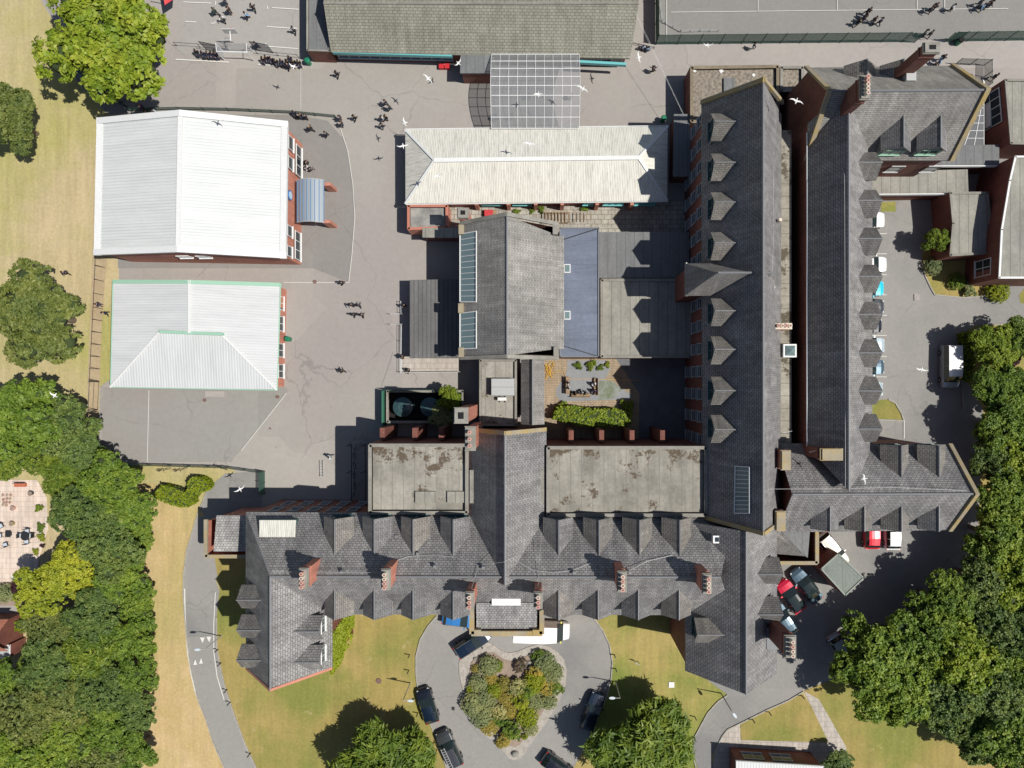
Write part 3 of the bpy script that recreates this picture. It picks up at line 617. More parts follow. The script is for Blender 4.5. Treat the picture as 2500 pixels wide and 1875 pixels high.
# long skylight on the west slope of the east wing
def onslope(px, py, E0, R0):
    """point on the N-S slope between eave x/h E0 and ridge x/h R0 seen at px,py"""
    lo, hi = 0.0, 1.0
    for _ in range(40):
        t = (lo + hi) / 2; x = E0[0] + (R0[0] - E0[0]) * t; h = E0[1] + (R0[1] - E0[1]) * t
        ix = X0 + x / (S * (H - h) / H)
        if (ix < px) == (R0[0] / (S * (H - R0[1]) / H) > E0[0] / (S * (H - E0[1]) / H)): lo = t
        else: hi = t
    return W(px, py, h)
e0 = (EW_['D'].x, KE); r0_ = (EW_['r0'].x, 16.1)
slope_light(vs, [onslope(1797, 1138, e0, r0_), onslope(1795, 1253, e0, r0_), onslope(1832, 1253, e0, r0_), onslope(1832, 1140, e0, r0_)], 11)
# big flat dormer with white metal roof, west end of the south range
pA = [W(633, 1270, 11.2), W(722, 1270, 11.2), W(720, 1311, 11.5), W(633, 1311, 11.5)]
bd = MB().slab([pA], .15).build('box_dormer', metal_dirty, vs)
MB().prism([W(636, 1271, 11), W(719, 1271, 11), W(719, 1311, 11), W(636, 1311, 11)], 9, 11.05).build('cheeks', teal_dark, bd)
# corner porch at the west end
pc = ring([(535, 1256), (612, 1256), (595, 1350), (515, 1350)], 5.8); pc[2].z = pc[3].z = 5.2; pc[0].z = pc[1].z = 6.4
MB().slab([pc], .16).build('porch_roof', slate_pale, vs)
PB = [W(503, 1269, 4.6), W(610, 1256, 4.6), W(610, 1358, 4.6), W(503, 1358, 4.6)]
walls(vs, [Vector((p.x, p.y, 0)) for p in inset(PB, .12)], [4.6] * 4, brick_bright); coping(vs, [PB[0], PB[3], PB[2]], .4, .25, stone)
walls(vs, [Vector((p.x, p.y, 0)) for p in inset(pc, .25)], [6.2, 6.2, 5.0, 5.0], brick_bright)
# front porch with stone parapet
fp = [(1152, 1462), (1323, 1462), (1323, 1546), (1152, 1546)]
PP = ring(fp, 10.2); walls(vs, [Vector((p.x, p.y, 0)) for p in inset(PP, .1)], [9.9] * 4, brick_bright)
MB().slab([[W(1163, 1472, 11.2), W(1311, 1472, 11.2), W(1311, 1538, 9.7), W(1163, 1538, 9.7)]], .16).build('porch_roof', slate_pale, vs)
coping(vs, [PP[0], PP[3], PP[2], PP[1]], .5, .3, stone)
p = W(1236, 1469, 11.5); MB().box((p.x, p.y, 11.3), (2.9, .75, .5)).build('roof_box', trim_white, vs)
MB().box((PP[0].x + .6, PP[3].y + .1, 9.6), (.7, .6, 1.6)).build('parapet_pier', stone, vs); MB().box((PP[1].x - .6, PP[3].y + .1, 9.6), (.7, .6, 1.6)).build('parapet_pier', stone, vs)
# small service roofs tucked into the east yard
MB().slab([[W(1882, 1297, 7.2), W(1908, 1297, 7.2), W(1966, 1358, 6.2), W(1890, 1352, 5.2)]], .15).build('roof', slate_fine, vs)
MB().slab([[W(1908, 1297, 7.1), W(1935, 1285, 5.6), W(1978, 1290, 5.2), W(1972, 1362, 5.2), W(1966, 1358, 6.1)]], .15).build('flat_roof', felt_grey, vs)
PB = ring([(1890, 1290), (1994, 1283), (1994, 1374), (1898, 1374)], 5.6); walls(vs, [Vector((p.x, p.y, 0)) for p in inset(PB, .1)], [5.5] * 4, brick)
coping(vs, [PB[1], PB[2], PB[3]], .4, .25, stone)
p = W(1870, 1257, 11); MB().box((p.x + 1.5, p.y, 10.4), (.9, .9, .3)).build('skylight', trim_grey, vs)
p = W(1750, 1317, 12.2); sk_ = MB().box((p.x, p.y, 11.9), (.75, .75, .7)).build('skylight', trim_white, vs); MB().box((p.x, p.y, 12.26), (.4, .45, .03)).build('pane', glass_dark, sk_)
p = W(2226, 182, 13.4); MB().box((p.x, p.y, 12.9), (.95, 1.1, .9)).build('roof_box', trim_grey, vs)
for px, py, hh in ((1020, 1352, 12.7), (1062, 1383, 13.9), (1180, 1386, 14.0), (835, 1396, 14.3), (1402, 1398, 14.3), (1538, 1398, 14.3), (968, 1310, 11.2), (1822, 1480, 14.2)):
    p = W(px, py, hh); MB().box((p.x, p.y, p.z), (.3, .3, .25)).build('roof_vent', lead, vs)
for px, py, hh in ((1976, 1105, 12.4), (1912, 1060, 9.6)):
    p = W(px, py, hh); MB().tube(p, p + Vector((.1, .3, 1.2)), .02, 5).tube(p + Vector((-.4, .2, 1.1)), p + Vector((.5, .4, 1.1)), .015, 4).build('aerial', trim_white, vs)
# bay with lead roof on the south-east wing
p = W(1880, 1548, 10); MB().box((p.x, p.y, 10.8), (1.5, 2.2, .9)).build('lead_box', lead, vs)
# windows on the walls you can see
def wall_windows(y_or_x, start, stop, step, z0, z1, axis, out, wd=1.0, fm=None):
    v = start
    while v < stop:
        if axis == 'x': window(vs, (v, y_or_x), (v + wd, y_or_x), z0, z1, fm, None, 1, 2, out)
        else: window(vs, (y_or_x, v), (y_or_x, v + wd), z0, z1, fm, None, 1, 2, out)
        v += step
wn = nw.y - ov
for z in (2.0, 5.6):
    wall_windows(wn, nw.x + 1.5, W(880, 0).x + .5, 2.1, z, z + 1.9, 'x', Vector((0, 1, 0)), 1.0, trim_grey)
xw = EW_['D'].x + .3
for z in (1.2, 4.2, 7.0):
    wall_windows(xw - .2, W(0, 1240, 5).y, W(0, 300, 5).y, 2.4, z, z + 1.6, 'y', Vector((-1, 0, 0)), 1.1, trim_grey)
for x in (2206, 2296.6):
    p = W(x, 392, 7); window(vs, (p.x - 1.2, NE_['C'].y + .2), (p.x + .2, NE_['C'].y + .2), 5.2, 7.0, trim_grey, None, 1, 2, Vector((0, -1, 0)))
# lightning conductors and cables over the slates
def cable(pts, r=.02, m=None, name='cable'):
    mb = MB(); mb.path([W(*q) for q in pts], r, 4); mb.build(name, m or trim_grey, vs)
cable([(960, 1372, 13.4), (1000, 1358, 12.9), (1060, 1355, 12.8), (1110, 1360, 13), (1168, 1380, 13.6), (1230, 1372, 14.9), (1250, 1362, 14.5), (1300, 1392, 14.2), (1350, 1399, 14.3), (1400, 1392, 14), (1450, 1372, 13.4)], .017)
cable([(1168, 1380, 13.7), (1160, 1410, 14.6), (1150, 1440, 16)], .02); cable([(1323, 1300, 12), (1316, 1380, 13.8), (1314, 1430, 15)], .017)
cable([(1530, 1397, 14.4), (1580, 1370, 13.3), (1640, 1356, 12.8)], .025); cable([(662, 1396, 14.6), (940, 1398, 14.6)], .015)
cable([(2058, 262, 13.6), (2043, 310, 12.9), (2043, 360, 12.9), (2062, 430, 14.2), (2064, 1000, 14.2), (2064, 1190, 14.3)], .017)
cable([(1868, 1194, 13.9), (2050, 1193, 13.9), (2180, 1190, 13.8), (2360, 1198, 13.9)], .017); cable([(1887, 370, 13), (1889, 560, 12.8), (1886, 640, 13), (1883, 700, 13)], .015)
# ivy on the west wing's east wall comes with the plants

# ================================================================ other buildings
def bld(name, px, py, label, cat='building'): return empty(name, W(px, py), label, cat)
# white sports hall, top left
gy = bld('sports_hall', 470, 460, 'large white ribbed metal roofed hall with orange brick walls by the field', 'sports hall')
gc = [(240, 290), (703, 298), (699, 631), (233, 623)]
G = gabled(gy, gc, 6.0, 8.6, 'y', metal_white, brick_bright, over=.35, t=.25, ridge=False)
def strip(parent, a, b, wd, th, m, name='verge_trim'):
    return coping(parent, [a, b], wd, th, m, name)
up = Vector((0, 0, .12))
for a, b in ((G['A'], G['r0']), (G['r0'], G['B']), (G['D'], G['r1']), (G['r1'], G['C'])):
    o = Vector((0, -.3 if a in (G['A'], G['r0']) else .3, 0)); strip(gy, a + up + o, b + up + o, .65, .28, trim_white)
for a, b, sx in ((G['A'], G['D'], .3), (G['B'], G['C'], -.3)): strip(gy, a + up + Vector((sx, 0, 0)), b + up + Vector((sx, 0, 0)), .65, .28, trim_white, 'gutter_box')
for a, b, sx in ((G['A'], G['D'], .75), (G['B'], G['C'], -.75)): strip(gy, a + Vector((sx, -.8, .13)), b + Vector((sx, .8, .13)), .16, .06, trim_dark, 'gutter')
strip(gy, G['r0'] + Vector((0, -.3, .06)), G['r1'] + Vector((0, .3, .06)), .5, .1, trim_white, 'ridge_cap')
def ribs(parent, Aa, Bb, Cc, Dd, n, m, r=.028):
    mb = MB()   # ribs run from edge AB to edge DC
    for i in range(1, n):
        t = i / n; p = Aa.lerp(Bb, t); q = Dd.lerp(Cc, t); mb.tube(p + Vector((0, 0, .02)), q + Vector((0, 0, .02)), r, 4, cap=False)
    return mb.build('roof_seams', m, parent)
ribs(gy, G['A'], G['D'], G['r1'], G['r0'], 50, trim_white); ribs(gy, G['B'], G['C'], G['r1'], G['r0'], 50, trim_white)
xe = (G['B'].x + G['C'].x) / 2 - .35
def gw(py0, py1, z0, z1, mull=1):
    a = W(700, py0, (z0 + z1) / 2); b = W(700, py1, (z0 + z1) / 2)
    t0 = (a.y - G['C'].y) / (G['B'].y - G['C'].y)
    xx = G['C'].x + (G['B'].x - G['C'].x) * t0 - .33
    window(gy, (xx, a.y), (xx, b.y), z0, z1, trim_white, None, mull, 1, Vector((1, 0, 0)))
for y0, y1 in ((335, 366), (385, 413), (552, 577), (602, 626)): gw(y0, y1, 3.6, 5.0)
for y0, y1 in ((358, 430), (567, 634)): gw(y0, y1, .9, 2.6, 3)
sy = (G['C'].y + G['D'].y) / 2
for px in (440, 487): 
    p = W(px, 635, 4.0); window(gy, (p.x, sy + .33), (p.x + 1.3, sy + .35), 3.9, 4.9, trim_white, trim_white, 2, 1, Vector((0, -1, 0)))
p = W(713, 478, 4); MB().tube((xe - .02, p.y, 4.2), (xe + .08, p.y, 4.2), .55, 24).build('round_badge', plain('badge_blue', (.05, .2, .5), .4), gy)
MB().tube((xe + .08, p.y, 4.2), (xe + .1, p.y, 4.2), .42, 24).build('badge_disc', plain('badge_pale', (.5, .65, .75), .4), gy)
# curved porch canopy
cnp = empty('canopy', W(757, 490), 'curved translucent canopy with blue ribs over the sports hall door', 'canopy')
P0 = W(726, 440, 3.2); P1 = W(791, 543, 3.2); K = 14
arc = [(P0.x + (P1.x - P0.x) * k / K, 2.7 + 1.15 * math.sin(math.pi * (k + 3) / (K + 6))) for k in range(K + 1)]
mb = MB()
for (x0, z0), (x1, z1) in zip(arc[:-1], arc[1:]): mb.slab([[(x0, P0.y, z0), (x1, P0.y, z1), (x1, P1.y, z1), (x0, P1.y, z0)]], .04)
mb.build('canopy_sheet', glassmat('polycarbonate', (.27, .31, .34), .93, .35), cnp)
mb = MB()
for k in range(0, K + 1, 2): mb.box((arc[k][0], (P0.y + P1.y) / 2, arc[k][1] + .03), (.05, P0.y - P1.y, .07))
mb.build('rib', trim_blue, cnp)
for y in (P0.y, P1.y): MB().path([Vector((x, y, z)) for x, z in arc], .06).build('edge_beam', trim_grey, cnp)
for y in (P0.y - .25, P1.y + .25): MB().box((P1.x + .1, y, 1.3), (.9, .35, 2.6)).build('pier', brick_bright, cnp)
# second hall with half-hipped grey metal roof
h2 = bld('classroom_block', 470, 820, 'pale grey metal roofed classroom block with green gable trims, below the white hall', 'classroom block')
hc = [(277, 684.5), (683, 692), (676, 951), (271, 945)]; he = 3.0; A, B, Cc, D = ring(hc, he)
r0 = W(463, 685, 4.4); r1 = W(463, 812, 4.4); gl = W(390, 812, 3.85); gr = W(541, 815, 3.85)
MB().slab([[A, r0, r1, gl, D], [r0, B, Cc, gr, r1], [gl, gr, Cc, D]], .14).build('roof', metal_grey, h2)
gt = [gl + Vector((0, 0, .0)), r1, gr]; 
mb = MB(); mb.prism([W(389, 806, 4.4), W(542, 812, 4.4), W(542, 819, 4.4), W(389, 813, 4.4)], 3.7, 4.45); mb.build('green_gablet', trim_green, h2)
coping(h2, [A + Vector((0, -.15, .06)), r0 + Vector((0, -.15, .06)), B + Vector((0, -.15, .06))], .42, .12, trim_green, 'verge_trim')
coping(h2, [r0 + up * .6, r1 + up * .6], .3, .08, trim_white, 'ridge_cap'); coping(h2, [gl + up, D + up], .2, .06, trim_white, 'hip_cap'); coping(h2, [gr + up, Cc + up], .2, .06, trim_white, 'hip_cap')
ribs(h2, A, D, W(390, 0, 3.9) * 0 + r1.lerp(r1, 0), r0, 1, trim_white)
walls(h2, [Vector((p.x, p.y, 0)) for p in inset([A, B, Cc, D], .3)], [2.85] * 4, brick_bright)
for y0, y1 in ((723, 755), (772, 807), (839, 871), (890, 922)):
    a = W(690, y0, 2); b = W(690, y1, 2); window(h2, (B.x - .42, a.y), (B.x - .42, b.y), .9, 2.4, trim_white, None, 2, 1, Vector((1, 0, 0)))
MB().path([A + Vector((-.08, 0, -.05)), D + Vector((-.08, 0, -.05)), Cc + Vector((0, -.08, -.05)), B + Vector((.08, 0, -.05))], .07, 6).build('gutter', trim_green, h2)
# long hall with dirty white corrugated roof
lh = bld('dining_hall', 1310, 400, 'long low hall with streaked white corrugated hipped roof', 'hall')
LH = gabled(lh, [(989.5, 317), (1630, 308.5), (1629, 490), (990, 497)], 2.75, 4.85, 'x', metal_dirty, brick_bright, hips=(3.6, 3.6), over=.35, ridge=False)
strip(lh, LH['r0'] + Vector((0, 0, .05)), LH['r1'] + Vector((0, 0, .05)), .45, .1, trim_white, 'ridge_cap')
for e, r in (('A', 'r0'), ('D', 'r0'), ('B', 'r1'), ('C', 'r1')): strip(lh, LH[e] + Vector((0, 0, .05)), LH[r] + Vector((0, 0, .05)), .25, .08, trim_white, 'hip_cap')
MB().path([LH['A'] + Vector((0, .08, 0)), LH['B'] + Vector((0, .08, 0))], .06, 6).path([LH['D'] + Vector((0, -.08, -.04)), LH['C'] + Vector((0, -.08, -.04))], .06, 6).build('gutter', trim_white, lh)
for x in (1165, 1242, 1308, 1372, 1456, 1540):
    p = W(x, 500, 1.3); MB().box((p.x, LH['D'].y + .25, 1.25), (.4, .7, 2.5)).build('pier', brick_bright, lh)
for x0, x1 in ((1177, 1225), (1253, 1298), (1425, 1448), (1475, 1522), (1550, 1600)):
    a = W(x0, 500, 1.9); b = W(x1, 500, 1.9); window(lh, (a.x, LH['D'].y + .3), (b.x, LH['D'].y + .3), 1.3, 2.4, trim_teal, trim_teal, 3, 1, Vector((0, -1, 0)))
# weathered tiled block along the top
tb = bld('classroom_block', 1170, 60, 'long classroom block with mossy brown tiled roof and teal window band', 'classroom block')
tc = [W(799, -55, 2.9), W(1548, -55, 2.9), W(1538, 143, 2.9), W(808, 127, 2.9)]
t0 = W(790, 8, 5.4); t1 = W(1560, 8, 5.4)
MB().slab([[tc[3], tc[2], t1, t0], [t0, t1, tc[1] + Vector((.6, 4, 0)), tc[0] + Vector((0, 4, 0))]], .18).build('roof', clay_roof, tb)
MB().tube(t0, t1, .14, 6).build('ridge_tiles', stone_grey, tb)
walls(tb, [Vector((tc[3].x + .1, tc[3].y + .45, 0)), Vector((tc[2].x - .4, tc[2].y + .45, 0)), Vector((t1.x - .6, t1.y, 0)), Vector((t1.x - .6, t1.y + 7, 0)), Vector((t0.x + .3, t0.y + 7, 0)), Vector((t0.x + .3, t0.y, 0))], [2.7, 2.7, 5.1, 2.7, 2.7, 5.1], brick)
flat(tb, [(748, -60), (810, -60), (806, 126), (748, 124)], 2.5, felt_grey, brick, .25, .2, stone_grey)
yb = tc[3].y + .42; slope_y = (tc[2].y - tc[3].y) / (tc[2].x - tc[3].x)
def tbw(x0, x1, z0, z1):
    a = W(x0, 135, 2); b = W(x1, 135, 2); window(tb, (a.x, yb + slope_y * (a.x - tc[3].x)), (b.x, yb + slope_y * (b.x - tc[3].x)), z0, z1, plain('window_grey_blue', (.35, .45, .5)), None, max(2, int((x1 - x0) / 24)), 1, Vector((0, -1, 0)))
tbw(822, 1102, .9, 2.1); tbw(1418, 1520, .9, 2.1)
for x0, x1, y0, y1 in ((814, 1103, 127, 136), (1416, 1527, 151, 157)):
    a = W(x0, y0, 2.6); b = W(x1, y1, 2.6); coping(tb, [a + Vector((0, -.05, 0)), b + Vector((0, -.05, 0))], .28, .5, trim_teal, 'fascia')
flat(tb, [(1127, 137), (1196, 137), (1196, 176), (1126, 176)], 3.0, felt_grey, brick, 0)
# glazed barrel canopy
gcn = empty('glazed_canopy', W(1307, 222), 'arched glass and white metal canopy joining the tiled block to the corrugated hall', 'canopy')
g0 = W(1200, 133, 3.0); g1 = W(1414, 314, 3.0); n = 8
def gz(t): return 3.0 + 1.5 * math.sin(math.pi * t)
yy = [g0.y + (g1.y - g0.y) * k / n for k in range(n + 1)]
mb = MB()
for k in range(n + 1): mb.box(((g0.x + g1.x) / 2, yy[k], gz(k / n) + .05), (g1.x - g0.x, .07, .07))
for i in range(11):
    x = g0.x + (g1.x - g0.x) * i / 10
    mb.path([Vector((x, g0.y + (g1.y - g0.y) * k / 16, gz(k / 16) + .04)) for k in range(17)], .035, 4)
mb.build('frame', trim_white, gcn)
mb = MB()
for k in range(16): mb.slab([[(g0.x, g0.y + (g1.y - g0.y) * k / 16, gz(k / 16)), (g1.x, g0.y + (g1.y - g0.y) * k / 16, gz(k / 16)), (g1.x, g0.y + (g1.y - g0.y) * (k + 1) / 16, gz((k + 1) / 16)), (g0.x, g0.y + (g1.y - g0.y) * (k + 1) / 16, gz((k + 1) / 16))]], .02)
mb.build('glazing', glass_clear, gcn)
for x in (g0.x + .2, (g0.x + g1.x) / 2, g1.x - .2):
    for y in (g0.y - .4, g1.y + .4): MB().tube((x, y, 0), (x, y, 3.1), .07, 8).build('post', trim_white, gcn)
# assembly hall in the middle
ah = bld('assembly_hall', 1250, 700, 'tall assembly hall with dark slate gable roof and long roof windows on one side', 'hall')
aA, aB, aC, aD = W(1125, 533, 7.3), W(1362, 545, 7.0), W(1362, 866, 7.0), W(1125, 868, 7.3)
ar0 = W(1238, 526, 11.2); ar1 = W(1238, 868, 11.2)
aA.y = ar0.y; aB.y = ar0.y; aC.y = ar1.y; aD.y = ar1.y
arf = MB().slab([[aA, aD, ar1, ar0], [aB + Vector((.0, -1.1, 0)), ar0, ar1, aC + Vector((0, .9, 0))]], .16).build('roof', slate_fine, ah); MB().tube(ar0, ar1, .12, 6).build('ridge_tiles', lead, arf)
MB().slab([[W(1361, 576, 7.05), W(1377, 576, 6.6), W(1377, 852, 6.6), W(1361, 852, 7.05)]], .14).build('eave_roof', slate_fine, ah)
walls(ah, [Vector((aA.x + .15, aA.y - .2, 0)), Vector((ar0.x, aA.y - .2, 0)), Vector((aB.x - .1, aA.y - .2, 0)), Vector((aC.x - .1, aC.y + .2, 0)), Vector((ar1.x, aC.y + .2, 0)), Vector((aD.x + .15, aD.y + .2, 0))], [7.1, 10.9, 6.8, 6.8, 10.9, 7.1], brick)
coping(ah, [aA + Vector((0, .1, .1)), ar0 + Vector((0, .1, .12)), aB + Vector((0, .1, .1))], .4, .25, stone_grey); coping(ah, [aD + Vector((0, -.1, .1)), ar1 + Vector((0, -.1, .12)), aC + Vector((0, -.1, .1))], .4, .25, stone_grey)
for px, py in ((1126, 560), (1125, 752), (1126, 860), (1356, 560), (1358, 858)):
    p = W(px, py, 8.0); MB().box((p.x, p.y, 6.5), (.55, 1.0, 3.0)).build('pier', [stone_grey if px > 1300 else stone], ah)
e0 = (aA.x, 7.3); r0_ = (ar0.x, 11.2)
def ons2(px, py): 
    # roof plane rises eastward from the west eave
    best = None
    for t in np.linspace(0, 1, 400):
        x = e0[0] + (r0_[0] - e0[0]) * t; h = e0[1] + (r0_[1] - e0[1]) * t; ix = X0 + x / (S * (H - h) / H)
        if best is None or abs(ix - px) < best[0]: best = (abs(ix - px), h)
    return W(px, py, best[1])
slope_light(ah, [ons2(1165, 565), ons2(1165, 737), ons2(1125, 737), ons2(1125, 572)], 12); slope_light(ah, [ons2(1165, 760), ons2(1165, 850), ons2(1125, 852), ons2(1125, 765)], 6)
chimney(ah, 1130, 519, 8.4, 1.2, 1.1, 0, 0, hole=True)
# blue flat roof, grey flat roofs
bf = bld('extension', 1415, 710, 'flat roofed extension covered in blue grey felt beside the assembly hall', 'extension')
flat(bf, [(1366, 555), (1463, 555), (1463, 872), (1366, 872)], 5.4, felt_blue, brick, .12, .12, lead)
for y in (656, 770):
    p = W(1385, y, 5.6); s_ = MB().box((p.x, p.y, 5.6), (.68, .95, .35)).build('skylight', trim_white, bf); MB().box((p.x, p.y, 5.79), (.5, .75, .04)).build('pane', glass_sky, s_)
mb = MB(); mb.path([W(1378, 584, 5.5), W(1460, 558, 5.5)], .06, 4); mb.path([W(1378, 845, 5.5), W(1460, 870, 5.5)], .06, 4); mb.build('gutter_seam', trim_dark, bf)
gf = bld('annexe', 1570, 625, 'flat grey felt roofed annexe between blue roof and east wing', 'annexe'); flat(gf, [(1466, 569), (1680, 569), (1680, 676), (1466, 676)], 3.0, felt_grey, brick, 0)
gf2 = bld('annexe', 1570, 775, 'flat stained tan roofed annexe by the courtyard garden', 'annexe'); flat(gf2, [(1466, 680), (1690, 680), (1690, 874), (1466, 874)], 3.1, felt_tan, brick, .15, .3, stone_grey)
# lean-to west of the hall
lt_ = bld('lean_to', 1060, 780, 'low building with dark ribbed felt roof west of the assembly hall', 'outbuilding'); flat(lt_, [(1003, 686), (1126, 684), (1126, 872), (1003, 872)], 2.7, felt_dark, brick, 0)
# brick block below the long hall
bb = bld('store_block', 1045, 530, 'small flat roofed block with orange brick parapet at the corrugated hall corner', 'outbuilding'); flat(bb, [(994, 499), (1094, 499), (1094, 558), (994, 562)], 2.3, varied('wet_roof', (.33, .32, .29), (.14, .14, .14), .5, 3), brick_bright, .4, .3, plain('orange_coping', (.42, .16, .11), .8))
fb2 = bld('covered_passage', 1075, 568, 'narrow grey concrete roofed passage beside the orange brick block', 'passage'); flat(fb2, [(1034, 559), (1122, 558), (1122, 578), (1034, 577)], 2.8, felt_tan, brick, 0)
# link block with plant unit and narrow slate roof
lk = bld('link_block', 1215, 950, 'flat concrete roofed link block with metal unit, south of the assembly hall', 'link block')
flat(lk, [(1170, 877), (1262, 877), (1262, 1040), (1170, 1040)], 4.3, concrete_plain, brick, .3, .25)
gabled(lk, [(1272, 878), (1329, 878), (1329, 1036), (1272, 1036)], 4.6, 5.9, 'y', slate_fine, brick)
ac = empty('roof_unit', W(1228, 945, 4.3), 'grey metal housing on the concrete link roof', 'plant housing')
p = W(1228, 945, 5.0); MB().box((p.x, p.y, 4.85), (2.5, 1.85, 1.0)).build('housing', trim_grey, ac); MB().box((p.x, p.y - .93, 5.36), (2.55, .05, .04)).box((p.x, p.y, 5.37), (2.5, .04, .03)).build('seam', lead, ac)
p = W(1226, 974, 4.7); au = empty('air_conditioner', W(1226, 974, 4.3), 'small white air conditioning box below the grey roof housing', 'air conditioner'); MB().box((p.x, p.y, 4.75), (.95, .35, .6)).build('casing', trim_white, au); MB().box((p.x - .3, p.y, 4.38), (.06, .8, .14)).box((p.x + .3, p.y, 4.38), (.06, .8, .14)).build('rail', trim_dark, au)
# north-east flat gravel block
nf = bld('gravel_block', 1790, 220, 'flat gravel roofed block with mossy parapet north of the east wing', 'outbuilding')
flat(nf, [(1685, 161), (1903, 158), (1903, 300), (1685, 300)], 3.0, gravel, brick, .35, .35, varied('mossy_parapet', (.24, .2, .14), (.16, .13, .09), 1, 6)); flat(nf, [(1905, 161), (1963, 161), (1963, 224), (1905, 224)], 2.9, gravel, brick, .3, .3, stone_grey)
p = W(1781, 217, 3.3); MB().box((p.x, p.y, 3.12), (1.25, 2.5, .25)).build('roof_hatch', felt_grey, nf)
for x, y, s_ in ((1761, 173, .4), (1840, 183, .3), (1810, 214, .3), (1696, 173, .3)):
    p = W(x, y, 3.05); MB().box((p.x, p.y, 3.03), (s_, s_, .05), rz=.6).build('slab', trim_white, nf)
nb = bld('store_shed', 1665, 340, 'narrow dark flat roofed store squeezed between corrugated hall and east wing', 'shed')
flat(nb, [(1648, 281), (1682, 281), (1682, 428), (1646, 428)], 3.0, felt_grey, brick, 0)
# garage
ga = bld('garage', 2050, 1400, 'brick garage with flat green felt roof standing at an angle', 'garage')
gp = [(2047, 1350), (2111, 1411), (2064, 1456), (2003, 1389)]; flat(ga, gp, 4.0, felt_green, brick, .08, .15, plain('green_edge', (.2, .23, .2)))
# east buildings
eb = bld('teaching_block', 2480, 270, 'flat roofed teaching block with tall white framed windows at right edge', 'teaching block')
flat(eb, [(2453, 192), (2640, 192), (2640, 356), (2467, 352)], 4.6, felt_tan, brick, .2, .25, stone_grey)
xx = W(2453, 192, 4.6)
A_ = W(2453, 192, 4.8); B_ = W(2467, 352, 4.8); window(eb, A_.lerp(B_, .08) - Vector((.03, 0, 0)), A_.lerp(B_, .6) - Vector((.03, 0, 0)), .6, 3.9, trim_white, None, 4, 2, Vector((-1, 0, 0)))
MB().box(A_.lerp(B_, .34) + Vector((-.1, 0, -2.9)), (.12, 3.6, .9)).build('white_panel', trim_white, eb)
eb2 = bld('teaching_block', 2480, 550, 'large flat stained roof block at the right edge above the round bush', 'teaching block')
flat(eb2, [(2478, 380), (2700, 380), (2700, 680), (2438, 680), (2444, 560), (2464, 440)], 5.8, felt_tan, brick, .2, .2, trim_white)
A_ = W(2400, 668, 3.4); B_ = W(2425, 668, 3.4); window(eb2, (W(2438, 680, 5.8).x + .0, W(0, 678, 5.9).y + 2.4), (W(2438, 680, 5.8).x + .0, W(0, 678, 5.9).y + .6), 2.0, 4.6, trim_white, None, 2, 2, Vector((-1, 0, 0)))
oc = bld('octagonal_block', 2370, 545, 'low block with canted sides and flat felt roof by the staff car park', 'outbuilding')
flat(oc, [(2318, 468), (2413, 468), (2421, 540), (2415, 620), (2318, 626), (2325, 545)], 3.6, felt_tan, brick, .15, .25, stone_grey)
cr = bld('corridor', 2245, 440, 'flat roofed corridor with white fascia crossing to the octagonal block', 'corridor')
flat(cr, [(2126, 422), (2360, 416), (2362, 470), (2126, 474)], 3.0, felt_tan, brick, 0); a, b = W(2145, 473, 3.0), W(2316, 472, 3.0); coping(cr, [a + Vector((0, -.12, -.05)), b + Vector((0, -.12, -.05))], .1, .6, trim_white, 'fascia')
cr2 = bld('corridor', 2340, 378, 'narrow flat concrete corridor below the glass roof', 'corridor')
flat(cr2, [(2262, 358), (2437, 356), (2437, 402), (2245, 403)], 3.5, felt_grey, brick, 0); a, b = W(2246, 404, 3.4), W(2430, 404, 3.4); coping(cr2, [a + Vector((0, -.12, 0)), b + Vector((0, -.12, 0))], .1, .5, trim_white, 'fascia')
cg = empty('glass_lobby', W(2370, 300), 'glass roofed lobby with thin white bars beside the gable end', 'lobby')
A_, B_, C_, D_ = W(2392, 245, 3.4), W(2402, 245, 3.4), W(2402, 356, 3.4), W(2330, 356, 2.8)
mb = MB(); n = 5
for k in range(7):
    t = k / 6; mb.tube(A_.lerp(D_, t), B_.lerp(C_, t), .04, 4)
for k in range(4):
    t = k / 3; mb.tube(A_.lerp(B_, t), D_.lerp(C_, t), .04, 4)
mb.build('frame', trim_white, cg); MB().slab([[A_, B_, C_, D_]], .03).build('glazing', glass_clear, cg)
# house corner at the bottom
hb = bld('bungalow', 1930, 1870, 'brick bungalow with white ribbed roof at the bottom edge', 'bungalow')
c4 = [(1797, 1857), (2010, 1870), (2010, 2100), (1797, 2100)]; A, B, Cc, D = ring(c4, 3.2)
MB().slab([[A, B, Cc, D]], .15).build('roof', metal_white, hb); walls(hb, [Vector((p.x, p.y, 0)) for p in inset([A, B, Cc, D], .15)], [3.05] * 4, brick)
coping(hb, [A, B], .12, .2, trim_grey, 'fascia'); sl = (B.y - A.y) / (B.x - A.x)
for x0, x1 in ((1816, 1864), (1886, 1934)):
    a = W(x0, 1850, 2.2); b = W(x1, 1850, 2.2); window(hb, (a.x, A.y - .12 + sl * (a.x - A.x)), (b.x, A.y - .12 + sl * (b.x - A.x)), 1.3, 2.5, trim_grey, None, 2, 1, Vector((0, 1, 0)))
# house at left edge
hl = bld('house', -20, 1560, 'corner of an orange tiled house at the left edge', 'house')
gabled(hl, [(-120, 1512), (18, 1512), (18, 1590), (-120, 1590)], 3.0, 5.5, 'x', tiles('orange_tiles', (.45, .17, .1), (.5, .2, .13), (.3, .12, .08), bw=.3, rh=.3), brick)
flat(hl, [(-60, 1578), (24, 1574), (24, 1605), (-60, 1612)], 2.4, trim_grey, brick, .1, .1, trim_white)

